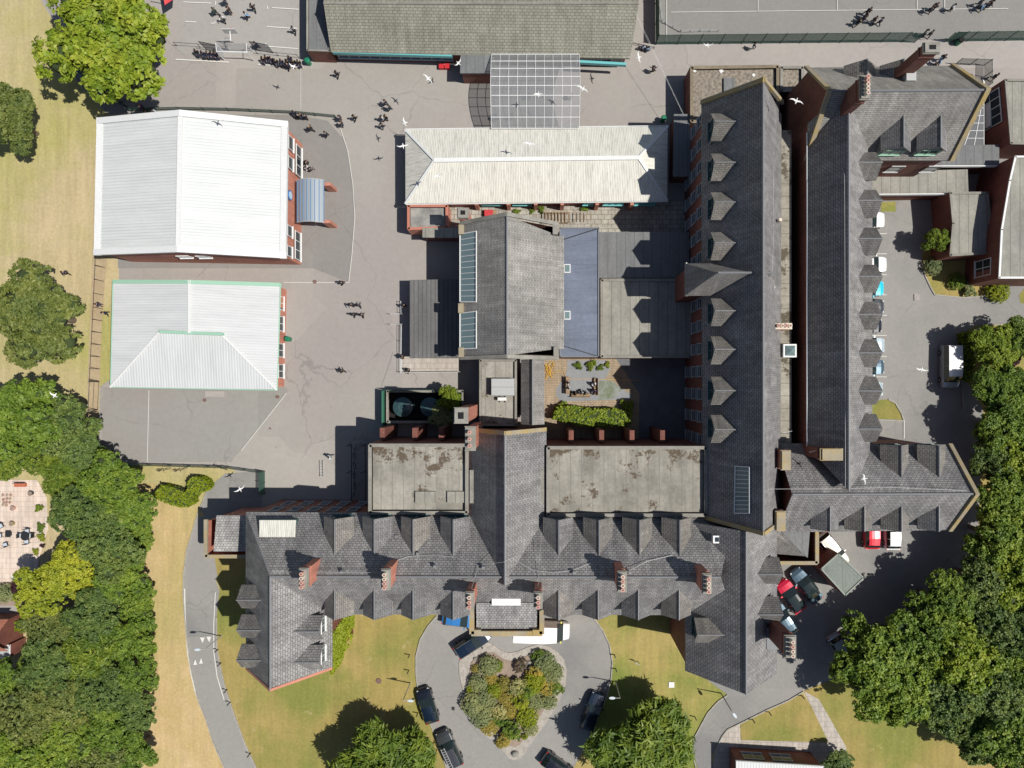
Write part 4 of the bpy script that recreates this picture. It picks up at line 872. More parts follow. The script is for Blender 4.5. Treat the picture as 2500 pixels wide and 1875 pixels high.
# ================================================================ vegetation
def leaf_mesh(name, centres, normals, size, spread, per, flat_=.5, seed=1, elong=1.0, core=None):
    """leaves scattered in clumps: centres/normals (n,3); per leaves in each clump"""
    r = np.random.default_rng(seed); n = len(centres) * per
    c = np.repeat(centres, per, 0); nr = np.repeat(normals, per, 0)
    d = r.normal(size=(n, 3)); d /= np.linalg.norm(d, axis=1)[:, None]
    rad = spread * r.random(n)[:, None] ** .5
    off = d * rad; off -= nr * (off * nr).sum(1)[:, None] * (1 - flat_)
    p = c + off
    nn = nr * .55 + r.normal(size=(n, 3)) * .55 + np.array([0, 0, .35]); nn /= np.linalg.norm(nn, axis=1)[:, None]
    t = np.cross(nn, r.normal(size=(n, 3))); t /= np.linalg.norm(t, axis=1)[:, None] + 1e-9
    b = np.cross(nn, t); s = size * (.6 + .8 * r.random(n))[:, None]
    t = t * s * elong; b = b * s / elong ** .5
    v = np.stack([p - t, p - b * .55 + t * .1, p + t, p + b * .55 + t * .1], 1).reshape(-1, 3)
    nf = n; extra_v = np.zeros((0, 3)); ef = []
    me = bpy.data.meshes.new(name)
    faces = np.arange(n * 4).reshape(-1, 4)
    me.vertices.add(len(v)); me.vertices.foreach_set('co', v.ravel())
    me.loops.add(n * 4); me.loops.foreach_set('vertex_index', faces.ravel())
    me.polygons.add(n); me.polygons.foreach_set('loop_start', np.arange(0, n * 4, 4)); me.polygons.foreach_set('loop_total', np.full(n, 4))
    at = me.attributes.new('rnd', 'FLOAT', 'FACE')
    cl = np.repeat(r.random(len(centres)), per); at.data.foreach_set('value', np.clip(.55 * cl + .45 * r.random(n), 0, 1))
    me.update(calc_edges=True); return me
def lumpy(rad, h0, hz, lobes, n, seed, droop=.15):
    r = np.random.default_rng(seed); C_ = []; N_ = []
    Ls = [(0, 0, h0, rad * (.66 if lobes > 2 else .92), hz * .9)]
    for k in range(lobes):
        a = 2 * math.pi * (k * .618 + r.random() * .2); q = rad * (.25 + .5 * (k / max(1, lobes - 1)) ** .6 + .06 * r.random())
        if lobes < 3: continue
        b_ = rad * r.uniform(.24, .42)
        Ls.append((math.cos(a) * q, math.sin(a) * q, h0 + hz * (r.uniform(.1, .62) - .65 * (q / rad) ** 2), b_, hz * r.uniform(.38, .6)))
    wts = np.array([q[3] ** 2 for q in Ls]); wts[0] *= 1.2; wts /= wts.sum()
    for k in range(n):
        x, y, z, a, b = Ls[r.choice(len(Ls), p=wts)]
        d = r.normal(size=3); d[2] = abs(d[2]) * 1.25 - droop * 1.5 * r.random(); d /= np.linalg.norm(d); f = .72 + .33 * r.random()
        C_.append((x + d[0] * a * f, y + d[1] * a * f, z + d[2] * b * f)); N_.append(d / np.array([1, 1, b / a]) / np.linalg.norm(d / np.array([1, 1, b / a])))
    return np.array(C_), np.array(N_), Ls
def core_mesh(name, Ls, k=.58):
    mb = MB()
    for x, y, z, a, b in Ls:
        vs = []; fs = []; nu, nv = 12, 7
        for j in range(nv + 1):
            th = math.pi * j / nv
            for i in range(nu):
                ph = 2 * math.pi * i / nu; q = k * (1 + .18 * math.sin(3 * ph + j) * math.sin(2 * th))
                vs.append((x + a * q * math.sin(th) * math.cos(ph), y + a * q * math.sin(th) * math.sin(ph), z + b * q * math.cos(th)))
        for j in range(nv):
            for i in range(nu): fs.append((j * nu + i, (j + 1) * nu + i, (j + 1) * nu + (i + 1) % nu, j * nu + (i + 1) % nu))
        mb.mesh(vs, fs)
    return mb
lm_bright = leafmat('leaf_bright', [(0.087, 0.153, 0.010), (0.173, 0.257, 0.017), (0.234, 0.305, 0.030), (0.295, 0.343, 0.051)])
lm_olive = leafmat('leaf_olive', [(0.075, 0.109, 0.023), (0.129, 0.167, 0.036), (0.176, 0.213, 0.052), (0.230, 0.258, 0.078)])
lm_green = leafmat('leaf_green', [(0.061, 0.115, 0.013), (0.123, 0.202, 0.023), (0.183, 0.269, 0.032), (0.260, 0.337, 0.057)])
lm_deep = leafmat('leaf_deep', [(0.059, 0.103, 0.025), (0.101, 0.162, 0.037), (0.151, 0.214, 0.049), (0.218, 0.281, 0.074)])
lm_gold = leafmat('leaf_gold', [(0.131, 0.167, 0.013), (0.246, 0.294, 0.018), (0.328, 0.372, 0.032), (0.377, 0.412, 0.054)])
lm_yew = leafmat('leaf_conifer', [(0.046, 0.094, 0.010), (0.102, 0.168, 0.019), (0.158, 0.225, 0.024), (0.223, 0.281, 0.048)])
lm_purple = leafmat('leaf_purple', [(.03, .012, .018), (.06, .02, .03), (.09, .035, .04)])
lm_lime = leafmat('leaf_lime', [(.16, .22, .012), (.25, .31, .015), (.32, .37, .03)])
lm_sage = leafmat('leaf_sage', [(0.189, 0.234, 0.094), (0.270, 0.312, 0.132), (0.351, 0.377, 0.176)])
lm_amber = leafmat('leaf_amber', [(.28, .25, .045), (.37, .31, .06), (.43, .36, .09)])
lm_twig = leafmat('leaf_twiggy', [(.10, .07, .05), (.16, .12, .09), (.2, .16, .12)])
lm_cream = leafmat('leaf_cream', [(0.220, 0.242, 0.055), (0.440, 0.418, 0.154), (0.605, 0.550, 0.286)])
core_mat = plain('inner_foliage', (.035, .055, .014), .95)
bark = varied('bark', (.16, .12, .09), (.1, .08, .06), 2, 8)
PROTO = {}
def proto(key, rad, h0, hz, lobes, ncl, per, size, spread, seed, elong=1.0, fl=.5):
    c, n_, Ls = lumpy(rad, h0, hz, lobes, ncl, seed)
    PROTO[key] = (leaf_mesh('crown_' + key, c, n_, size, spread, per, fl, seed, elong), core_mesh('c', Ls).__class__ and core_mesh('core_' + key, Ls), Ls, h0, rad)
for i in range(3): proto('broad%d' % i, 4.6, 6.2, 3.0, 12 + i, 620, 32, .18, .44, 10 + i)
for i in range(2): proto('fine%d' % i, 4.6, 6.0, 2.8, 15, 820, 25, .15, .36, 20 + i)
proto('conifer0', 4.8, 5.0, 3.2, 13, 560, 30, .24, .62, 30, 2.0, .8); proto('conifer1', 4.6, 5.0, 3.2, 13, 560, 30, .24, .62, 31, 2.0, .8)
for i in range(2): proto('bush%d' % i, 1.0, .55, .55, 5, 90, 20, .065, .16, 40 + i)
proto('dome0', 1.0, .35, .7, 1, 330, 18, .04, .09, 45); 
_trunks = {}
def trunk_mesh(key):
    if key in _trunks: return _trunks[key]
    x, _, Ls, h0, rad = PROTO[key]; mb = MB(); r = random.Random(5)
    big = rad > 2; r0 = .32 if big else .05
    mb.tube((0, 0, 0), (.1 * rad / 4, .05, h0 * .55), r0, 10, r0 * .7); top = Vector((.1 * rad / 4, .05, h0 * .5))
    for (x, y, z, a, b) in Ls: mb.tube(top, (x * .9, y * .9, z), r0 * .5, 7, r0 * .12)
    o = mb.build('trunk', bark, None); me = o.data; bpy.data.objects.remove(o); _trunks[key] = me; return me
_cores = {}
def tree(px, py, rpx, key, lm, label, cat='tree', name=None, hsc=1.0, group=None, trunk=True, top=None, z0=0):
    m, cm, Ls, h0, rad = PROTO[key]
    s = rpx * S * .9 / rad
    hh = z0 + h0 * s * hsc
    p = W(px, py, hh)
    t = empty(name or cat.replace(' ', '_'), (p.x, p.y, z0), label, cat, group, rz=rng.random() * 6.28)
    t.scale = (s, s, s * hsc)
    c = bpy.data.objects.new('crown', m); C.objects.link(c); c.parent = t
    if not m.materials: m.materials.append(lm)
    c.material_slots[0].link = 'OBJECT'; c.material_slots[0].material = lm
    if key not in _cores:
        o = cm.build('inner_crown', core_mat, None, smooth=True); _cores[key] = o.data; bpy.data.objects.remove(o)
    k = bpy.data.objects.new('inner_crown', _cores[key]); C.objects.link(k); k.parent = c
    if trunk:
        u = bpy.data.objects.new('trunk', trunk_mesh(key)); C.objects.link(u); u.parent = t
    return t
tree(265, 75, 172, 'broad0', lm_bright, 'large bright green tree at the top left beside the ball court', hsc=.75)
tree(22, 292, 92, 'broad1', lm_olive, 'dark green round tree alone on the dry lawn, left of the white sports hall', hsc=.8)
tree(92, 770, 128, 'fine0', lm_olive, 'wide olive green tree on the dry lawn near the wooden fence', hsc=.8)
WF = [(55, 1020, 100, 'broad1', lm_green, 'bright green tree at the left edge below the dry lawn'), (160, 1045, 78, 'fine1', lm_deep, 'mid green tree at the corner of the lower yard'), (205, 1110, 55, 'broad2', lm_deep, 'greyish green tree next to the bottom yard corner'),
      (40, 1110, 62, 'fine0', lm_yew, 'yellow green low tree above the patio'), (165, 1165, 62, 'conifer0', lm_yew, 'feathery golden green tree right of the patio'), (280, 1185, 78, 'fine0', lm_green, 'dense green tree beside the clipped hedge'),
      (215, 1250, 78, 'fine1', lm_deep, 'broad flat green crown between patio and verge'), (320, 1240, 62, 'broad0', lm_green, 'glossy green tree at the verge below the hedge'), (270, 1330, 80, 'fine0', lm_deep, 'soft olive crown in the middle of the left wood'),
      (340, 1310, 40, 'broad2', lm_green, 'small green crown on the verge edge'), (190, 1375, 62, 'broad1', lm_gold, 'upper of two yellow leaved trees in the left wood'), (110, 1440, 66, 'broad2', lm_gold, 'lower of two yellow leaved trees near the patio'),
      (210, 1440, 40, 'broad0', lm_gold, 'small yellow green crown between the yellow trees and the verge'), (295, 1405, 62, 'broad0', lm_green, 'green crown right of the yellow trees'), (330, 1470, 50, 'fine1', lm_green, 'round green crown on the verge right of the yellow trees'),
      (235, 1500, 66, 'broad2', lm_deep, 'dark bluish crown below the yellow trees'), (120, 1530, 62, 'fine1', lm_olive, 'olive crown above the orange roofed house'), (330, 1560, 60, 'broad1', lm_green, 'green crown level with the upper lamp post'),
      (230, 1590, 72, 'conifer1', lm_yew, 'yellowish feathery crown in the left wood'), (120, 1625, 72, 'broad0', lm_deep, 'dark crown right of the orange roofed house'), (30, 1660, 62, 'fine0', lm_green, 'green crown below the orange roofed house'),
      (325, 1650, 58, 'fine0', lm_green, 'fine leaved crown level with the road triangles'), (250, 1690, 70, 'fine1', lm_deep, 'grey green crown with a dark gap on its left'), (160, 1715, 72, 'broad1', lm_olive, 'bronze green crown in the lower left wood'),
      (60, 1745, 78, 'fine1', lm_olive, 'bronze green crown at the lower left edge'), (330, 1740, 56, 'broad2', lm_deep, 'dark green crown at the narrow part of the verge'), (255, 1785, 68, 'broad0', lm_green, 'green crown near the bottom of the left wood'),
      (150, 1810, 76, 'fine0', lm_green, 'large soft crown near the bottom left corner'), (40, 1840, 76, 'broad1', lm_green, 'crown in the bottom left corner'), (325, 1835, 58, 'broad1', lm_green, 'green crown at the bottom of the verge'), (240, 1870, 70, 'broad2', lm_olive, 'dark mottled crown at the bottom edge, right of the corner tree'), (130, 1900, 60, 'broad0', lm_green, 'crown cut by the bottom edge between two larger ones')]
for x, y, r, k, m, lb in WF: tree(x, y, r * 1.12, k, m, lb, hsc=.85, group='trees of the left wood')
EF = [(2425, 850, 58, 'broad0', lm_bright, 'light green leafy tree at the top of the right wood'), (2490, 830, 55, 'fine0', lm_green, 'green tree at the right edge by the road bend'), (2458, 870, 34, 'broad1', lm_purple, 'small purple leaved tree among green ones'),
      (2430, 945, 62, 'broad2', lm_green, 'green tree right of the minibus'), (2490, 960, 62, 'broad0', lm_green, 'bright crown at the right edge below the purple tree'), (2450, 1040, 72, 'broad1', lm_green, 'clumped green crown halfway down the right wood'),
      (2425, 1120, 62, 'fine1', lm_deep, 'dark crown facing the right gable'), (2490, 1120, 66, 'broad2', lm_bright, 'bright crown at the right edge level with the gable'), (2450, 1210, 72, 'broad0', lm_green, 'green crown just right of the gable point'),
      (2440, 1310, 84, 'broad1', lm_green, 'big crown below the gable point'), (2500, 1400, 90, 'broad2', lm_bright, 'light crown at the right edge, lower part'), (2400, 1420, 82, 'fine0', lm_deep, 'deep green crown over the edge of the shaded yard'),
      (2300, 1470, 78, 'broad0', lm_green, 'green crown reaching over the shaded yard'), (2250, 1560, 90, 'broad2', lm_green, 'wide green crown in the lower right wood'), (2110, 1610, 96, 'broad1', lm_green, 'green tree nearest the tall external chimney'),
      (2180, 1680, 92, 'broad0', lm_green, 'green tree beside the triangular lawn'), (2340, 1590, 96, 'broad1', lm_bright, 'yellow green crown in the middle of the lower right wood'), (2440, 1540, 90, 'fine1', lm_deep, 'dark crown between the lower right trees'),
      (2300, 1700, 88, 'broad2', lm_deep, 'bluish green crown at the lower lawn'), (2410, 1680, 92, 'fine0', lm_deep, 'bluish crown near the lower right corner'), (2490, 1640, 80, 'broad0', lm_green, 'crown on the right edge near the bottom'), (2380, 1790, 74, 'broad1', lm_deep, 'dark crown at the lower right'), (2470, 1800, 90, 'broad2', lm_green, 'crown in the bottom right corner')]
for x, y, r, k, m, lb in EF: tree(x, y, r * 1.08, k, m, lb, hsc=.95, group='trees of the right wood')
tree(950, 1875, 125, 'conifer0', lm_yew, 'feathery green tree at the bottom edge left of the ladder car', hsc=.68)
tree(1565, 1835, 130, 'conifer1', lm_yew, 'spiky bright green tree at the bottom edge right of the heart', hsc=.68)
tree(2045, 1872, 48, 'broad2', lm_deep, 'dark small tree at the bottom edge beside the bungalow', hsc=.7)
tree(1098, 970, 34, 'broad0', lm_bright, 'bright green small tree beside the round water tanks', hsc=1.3); tree(1080, 1015, 36, 'broad2', lm_sage, 'grey green shaded shrub under the square chimney', 'shrub', hsc=.8)
tree(2287, 588, 36, 'broad1', lm_green, 'slender bright green tree against the octagonal block', hsc=1.3)
def shrub(px, py, r, key, lm, label, cat='shrub', hsc=1.0, group=None, z0=0): return tree(px, py, r, key, lm, label, cat, 'shrub', hsc, group, False, z0=z0)
for x, y, r, m, lb in ((2276, 650, 26, lm_sage, 'grey green shrub at the corner of the small golden lawn'), (2334, 688, 24, lm_green, 'bright oval shrub in front of the dark bay'), (2366, 708, 20, lm_sage, 'pale low shrub left of the round bush'), (2434, 712, 32, lm_lime, 'large round clipped green bush by the road'),
                       (1412, 893, 12, lm_green, 'leftmost clipped shrub in the courtyard garden'), (1444, 891, 15, lm_bright, 'leafy shrub between clipped ones in the courtyard'), (1466, 898, 10, lm_green, 'dark rounded shrub right of the leafy one'), (1483, 890, 9, lm_gold, 'small yellow shrub at the courtyard wall'),
                       (1532, 995, 22, lm_bright, 'pale green shrub at the right end of the courtyard hedge'), (1368, 1000, 22, lm_bright, 'feathery shrub at the left end of the courtyard hedge'), (96, 1240, 12, lm_bright, 'small green ball shrub on the patio corner'), (100, 1288, 13, lm_green, 'green shrub at the patio edge'),
                       (102, 1312, 12, lm_gold, 'yellow flowering shrub at the patio edge'), (88, 1347, 10, lm_gold, 'yellow pot plant at the patio edge'), (104, 1332, 7, lm_purple, 'red purple small shrub at the patio edge'), (52, 1432, 26, lm_purple, 'dark purple shrub below the white garden bench'), (14, 1448, 26, lm_sage, 'grey green shrub in the border at the left edge'),
                       (38, 1527, 26, lm_lime, 'clipped lime green hedge block by the orange roof'), (1262, 517, 10, lm_green, 'weed clump at the corrugated hall wall, leftmost'), (1300, 514, 9, lm_bright, 'weed clump at the corrugated hall wall, second from left'), (1322, 511, 11, lm_green, 'tall weed clump at the corrugated hall wall'), (1428, 508, 11, lm_green, 'weed clump at the corrugated hall wall, rightmost')):
    shrub(x, y, r * 1.1, 'bush0' if r < 24 else 'dome0', m, lb)
HS = [(345, 735, 82, lm_sage, 'd', 'greyish round shrub at the top left lobe of the heart'), (420, 740, 40, lm_lime, 'b', 'lime shrub next to the top left lobe shrub'), (225, 765, 34, lm_amber, 'd', 'small orange shrub at the heart left edge'), (248, 890, 74, lm_sage, 'd', 'grey shrub at the left side of the heart'),
      (365, 860, 52, lm_amber, 'd', 'golden shrub between two grey ones, upper left of heart'), (195, 950, 40, lm_lime, 'b', 'low lime shrub at the left side'), (478, 905, 64, lm_amber, 'd', 'golden shrub under the bare soil notch'), (600, 930, 66, lm_cream, 'b', 'cream variegated shrub at the heart centre'),
      (495, 1022, 62, lm_amber, 'd', 'golden shrub at the heart centre'), (850, 715, 72, lm_sage, 'b', 'sage shrub at the top right lobe'), (775, 790, 56, lm_amber, 'b', 'mustard shrub inside the top right lobe'), (925, 800, 66, lm_sage, 'b', 'sage shrub at the right edge of the heart'), (800, 640, 46, lm_green, 'b', 'small green shrub at the top of the right lobe'),
      (870, 870, 60, lm_sage, 'd', 'pale green shrub at the right of the heart'), (765, 880, 72, lm_lime, 'b', 'leafy lime shrub right of centre'), (870, 940, 62, lm_amber, 'b', 'brownish gold shrub at the right side'), (940, 940, 50, lm_green, 'b', 'dark green shrub at the right edge'),
      (210, 1080, 80, lm_sage, 'b', 'large sage shrub at the lower left'), (310, 1050, 90, lm_sage, 'd', 'largest grey green mound of the heart'), (400, 950, 55, lm_lime, 'b', 'lime shrub left of centre'), (320, 1090, 50, lm_amber, 'b', 'golden patch on the largest mound'), (280, 1180, 80, lm_sage, 'b', 'sage shrub along the lower left edge'),
      (430, 1150, 60, lm_cream, 'b', 'whitish shrub below centre'), (535, 1150, 58, lm_amber, 'd', 'gold shrub below centre'), (690, 1190, 88, lm_lime, 'd', 'bright lime mound at the lower right'), (885, 1055, 66, lm_sage, 'd', 'round sage shrub at the right lower edge'), (760, 1050, 62, lm_sage, 'b', 'sage shrub between lime ones'), (640, 1060, 62, lm_gold, 'b', 'golden green shrub in the middle'), (700, 960, 60, lm_green, 'b', 'green shrub in the middle right'),
      (352, 1280, 72, lm_amber, 'd', 'large orange gold ball at the lower left tip'), (560, 1320, 72, lm_green, 'b', 'green shrub near the lower tip'), (485, 1395, 54, lm_amber, 'b', 'gold shrub near the lower tip'), (445, 1440, 34, lm_amber, 'b', 'bright orange small shrub at the lower tip'), (725, 1300, 58, lm_sage, 'd', 'grey shrub at the lower right tip'), (672, 1375, 24, lm_gold, 'b', 'tiny gold shrub near the tip'), (620, 745, 46, lm_twig, 'b', 'bare brown twiggy shrub in the soil notch'), (445, 1230, 50, lm_green, 'b', 'small green filler shrub below the whitish one'), (880, 800, 50, lm_bright, 'b', 'bright filler shrub in the right lobe')]
for x, y, r, m, k, lb in HS:
    q = hpt(x, y); shrub(q[0], q[1], r / 3.687 * (1.45 if k == 'd' else 1.75), 'dome0' if k == 'd' or m in (lm_sage, lm_lime) else 'bush1', m, lb + ' bed', hsc=.85, group='shrubs in the heart shaped bed', z0=.15)
def hedge(pts, h, lm, label, seed, name='hedge', dens=26, size=.11, z0=0.0, cat='hedge'):
    P = [W(x, y, h) for x, y in pts]; r = np.random.default_rng(seed)
    xs = [p.x for p in P]; ys = [p.y for p in P]; cs = []; ns = []
    def inside(x, y):
        c = False; n = len(P)
        for i in range(n):
            a, b = P[i], P[i - 1]
            if (a.y > y) != (b.y > y) and x < (b.x - a.x) * (y - a.y) / (b.y - a.y) + a.x: c = not c
        return c
    area = (max(xs) - min(xs)) * (max(ys) - min(ys))
    for _ in range(int(area * dens)):
        x = r.uniform(min(xs), max(xs)); y = r.uniform(min(ys), max(ys))
        if inside(x, y): cs.append((x, y, h + r.uniform(-.08, .05))); ns.append((0, 0, 1))
    for i in range(len(P)):
        a, b = P[i - 1], P[i]; L_ = (b - a).length; d = (b - a).normalized()
        for _ in range(int(L_ * h * dens)):
            t = r.random(); q = a.lerp(b, t); cs.append((q.x, q.y, z0 + r.random() * (h - z0))); ns.append((d.y, -d.x, 0.2))
    o0 = P[0].copy(); o0.z = 0; cs = np.array(cs); 
    me = leaf_mesh('hedge', cs - np.array(o0), np.array(ns), size, .14, 5, .6, seed); me.materials.append(lm)
    t = empty(name, o0, label, cat)
    o = bpy.data.objects.new('foliage', me); C.objects.link(o); o.parent = t
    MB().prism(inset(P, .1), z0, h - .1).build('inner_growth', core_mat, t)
    return t
hedge([(372, 1212), (395, 1185), (425, 1192), (450, 1205), (458, 1195), (460, 1175), (472, 1165), (490, 1167), (507, 1178), (510, 1190), (498, 1200), (480, 1203), (470, 1215), (470, 1228), (455, 1238), (430, 1236), (400, 1225)], 1.5, lm_lime, 'curved clipped lime green hedge by the driveway bend', 60, dens=34)
hedge([(1360, 995), (1400, 992), (1450, 1000), (1500, 998), (1540, 1010), (1540, 1035), (1500, 1040), (1420, 1040), (1380, 1028), (1350, 1022)], 1.8, lm_bright, 'loose green and yellow hedge along the courtyard garden', 61, dens=22, size=.13)
hedge([(2352, 815), (2378, 808), (2385, 870), (2372, 930), (2352, 930)], 1.2, lm_lime, 'strip of clipped lime hedge right of the minibus', 62)
hedge([(66, 1520), (66, 1538), (20, 1540), (18, 1520)], 1.4, lm_lime, 'boxy lime hedge beside the orange house', 63)
# ivy on the red wall of the west wing
r = np.random.default_rng(77); cs = []; xw_ = inn.x - ov + .08
for _ in range(700):
    y = r.uniform(W(0, 1600, 4).y, W(0, 1510, 4).y); t = (y - W(0, 1620, 4).y) / (W(0, 1510, 4).y - W(0, 1620, 4).y)
    zlo = 0 if t > .55 or r.random() < .12 else 7 - 8 * t * (1 if r.random() < .9 else 0)
    cs.append((xw_, y, r.uniform(zlo, 9)))
cs = np.array(cs); o0 = np.array(cs[0] * [1, 1, 0]); me = leaf_mesh('ivy', cs - o0, np.tile([1, 0, .2], (len(cs), 1)), .14, .35, 12, .3, 78); me.materials.append(lm_lime)
iv = tag(bpy.data.objects.new('ivy', me), 'lime green ivy climbing the red brick wall of the left wing', 'ivy'); C.objects.link(iv); iv.location = tuple(o0)

# ================================================================ vehicles
tyre = plain('tyre', (.012, .012, .013), .85); rimm = plain('wheel_rim', (.35, .35, .36), .35, .7)
carglass = glassmat('car_glass', (.018, .028, .03), 1, .05)
red_l = plain('tail_light', (.5, .01, .01), .2); clear_l = plain('headlight', (.6, .62, .62), .15)
def paint(n, c, met=.2):
    m, t, b = nt(n); b.inputs['Base Color'].default_value = (*c, 1); b.inputs['Roughness'].default_value = .28; b.inputs['Coat Weight'].default_value = 1; b.inputs['Coat Roughness'].default_value = .04; b.inputs['Metallic'].default_value = met
    fr = noise(t, 3, 4, .6, pos(t)); mr = N(t, 'ShaderNodeMapRange'); t.links.new(fr, mr.inputs[0]); mr.inputs[3].default_value = .2; mr.inputs[4].default_value = .38; t.links.new(mr.outputs[0], b.inputs['Roughness'])
    return m
pn = {'black': paint('paint_black', (.008, .011, .018)), 'navy': paint('paint_navy', (.006, .016, .035)), 'dark': paint('paint_charcoal', (.05, .055, .06)), 'red': paint('paint_red', (.55, .012, .045)), 'crimson': paint('paint_bright_red', (.62, .012, .03)),
      'white': paint('paint_white', (.75, .75, .74), 0), 'silver': paint('paint_silver', (.42, .46, .50), .5), 'cyan': paint('paint_cyan', (.02, .5, .65), 0), 'blue': paint('paint_blue', (.04, .2, .5)), 'slate': paint('paint_slate', (.08, .13, .17), .4), 'pale': paint('paint_pale_blue', (.45, .55, .6), .3), 'cream': paint('paint_cream', (.7, .68, .6), 0)}
ST = {
 'hatch': [(-2.08, .62, .50, .54, .45, ''), (-2.02, .80, .86, .90, .66, ''), (-1.85, .85, .97, 1.00, .70, 'rw'), (-1.5, .87, .97, 1.40, .60, 'roof'), (-.7, .88, .95, 1.47, .63, 'roof'), (.15, .88, .94, 1.44, .62, 'ws'), (.95, .87, .93, .98, .76, ''), (1.55, .85, .84, .89, .72, ''), (1.92, .76, .66, .74, .62, ''), (2.08, .60, .48, .55, .48, '')],
 'saloon': [(-2.3, .62, .52, .58, .45, ''), (-2.22, .80, .86, .92, .70, ''), (-1.6, .87, .95, 1.00, .74, 'rw'), (-1.0, .88, .95, 1.38, .60, 'roof'), (-.3, .89, .94, 1.43, .62, 'roof'), (.3, .89, .93, 1.39, .61, 'ws'), (1.0, .88, .92, .98, .78, ''), (1.7, .86, .82, .88, .74, ''), (2.12, .76, .66, .72, .62, ''), (2.28, .60, .48, .55, .48, '')],
 'estate': [(-2.25, .66, .52, .58, .5, ''), (-2.2, .84, .9, .94, .70, 'rw'), (-1.95, .88, .97, 1.46, .62, 'roof'), (-.8, .9, .96, 1.54, .66, 'roof'), (.2, .9, .95, 1.48, .64, 'ws'), (.95, .89, .95, 1.02, .79, ''), (1.7, .87, .86, .93, .76, ''), (2.1, .78, .68, .78, .66, ''), (2.25, .62, .5, .58, .5, '')],
 'van': [(-2.5, .8, .6, .64, .74, ''), (-2.46, .92, 1.1, 1.14, .84, 'rw'), (-2.36, .95, 1.15, 1.92, .78, 'roof'), (0, .96, 1.15, 1.98, .80, 'roof'), (1.2, .96, 1.12, 1.92, .77, 'ws'), (1.85, .94, 1.08, 1.14, .84, ''), (2.35, .86, .88, .95, .76, ''), (2.5, .7, .6, .66, .62, '')],
 'bigvan': [(-3.3, .95, .7, .74, .9, ''), (-3.26, 1.0, 1.2, 1.24, .94, ''), (-3.2, 1.02, 1.3, 2.6, .92, 'box'), (0, 1.03, 1.3, 2.65, .94, 'box'), (1.75, 1.02, 1.25, 2.45, .86, 'ws'), (2.5, 1.0, 1.15, 1.35, .88, ''), (3.15, .9, .95, 1.05, .8, ''), (3.3, .75, .6, .66, .65, '')]}
def car(px, py, dx, dy, ty, colr, label, cat='car', name='parked_car', roofc=None, mirrorm=None):
    st = ST[ty]; hh = st[len(st) // 2][3]
    p = W(px, py, hh * .7); a = math.atan2(-dy, dx)
    t = empty(name, (p.x, p.y, .08), label, cat, rz=a)
    B_, Gl = MB(), {'side_window': [MB(), MB()], 'windscreen': MB(), 'rear_window': MB(), 'roof': MB()}
    prof = []
    for x, w_, zb, zt, wt, k in st:
        h = [(w_ * .94, .22), (w_, (zb + .22) * .55), (w_ * .985, zb), (wt, zt - .035), (wt * .55, zt), (0, zt + .012)]
        prof.append([Vector((x, y, z)) for y, z in h] + [Vector((x, -y, z)) for y, z in h[-2::-1]])
    for i in range(len(st) - 1):
        P_, Q_ = prof[i], prof[i + 1]; k = st[i][5]
        for j in range(10):
            f = [P_[j], Q_[j], Q_[j + 1], P_[j + 1]]
            if j in (2, 7) and k in ('rw', 'roof', 'ws'): Gl['side_window'][0 if j == 2 else 1].poly(f)
            elif 3 <= j <= 6 and k == 'ws': Gl['windscreen'].poly(f)
            elif 3 <= j <= 6 and k == 'rw': Gl['rear_window'].poly(f)
            elif 3 <= j <= 6 and k == 'roof' and roofc: Gl['roof'].poly(f)
            else: B_.poly(f)
    for P_ in (prof[0], prof[-1]): B_.poly(P_ if P_ is prof[0] else list(reversed(P_)))
    for i in range(len(st) - 1): B_.poly([prof[i][0], prof[i][10], prof[i + 1][10], prof[i + 1][0]])
    # pillars and waist strips
    for i in range(1, len(st) - 1):
        if st[i][5] in ('roof',):
            for sg in (1, -1): B_.tube(prof[i][2 if sg > 0 else 8] + Vector((0, 0, .0)), prof[i][3 if sg > 0 else 7], .03, 4)
    body = B_.build('body', pn[colr], t, smooth=True, local=True)
    if hasattr(body.data, 'use_auto_smooth'): pass
    for sidx in (0, 1): Gl['side_window'][sidx].build('side_window', carglass, t, local=True)
    Gl['windscreen'].build('windscreen', carglass, t, smooth=True, local=True)
    if Gl['rear_window'].f: Gl['rear_window'].build('rear_window', carglass, t, smooth=True, local=True)
    if roofc: Gl['roof'].build('roof', pn.get(roofc, carglass) if roofc != 'glass' else carglass, t, smooth=True, local=True)
    L_ = st[-1][0]; wx = .63 * L_; ww = st[len(st) // 2][1]; rr = .33 if ty not in ('bigvan',) else .36
    for x in (wx, -wx):
        for sg in (1, -1):
            wl = MB().tube((x, sg * (ww - .2), rr - .08), (x, sg * (ww + .005), rr - .08), rr, 18).build('wheel', tyre, t, local=True)
            MB().tube((x, sg * (ww - .05), rr - .08), (x, sg * (ww + .015), rr - .08), rr * .6, 12).build('rim', rimm, wl, local=True)
    for sg in (1, -1):
        wi = [s_ for s_ in st if s_[5] == 'ws'][0]
        MB().box((wi[0] + .5, sg * (ww + .12), wi[2] + .06), (.14, .24, .13)).build('mirror', mirrorm or pn[colr], t, local=True)
        MB().box((L_ - .2, sg * st[-2][1] * .82, st[-2][2] + .02), (.2, .16, .07), rz=-sg * .35).build('headlight', clear_l, t, local=True)
        MB().box((-L_ + .1, sg * st[1][1] * .86, st[1][2] - .05), (.16, .22, .16)).build('tail_light', red_l, t, local=True)
    if ty == 'estate':
        for sg in (1, -1): MB().path([Vector((-1.7, sg * .62, 1.53)), Vector((-.8, sg * .64, 1.58)), Vector((.1, sg * .62, 1.53))], .025, 5).build('roof_rail', rimm, t, local=True)
    return t
car(1043, 1725, -.30, -.95, 'hatch', 'black', 'glossy black hatchback with panoramic roof, left of the heart bed', roofc='navy')
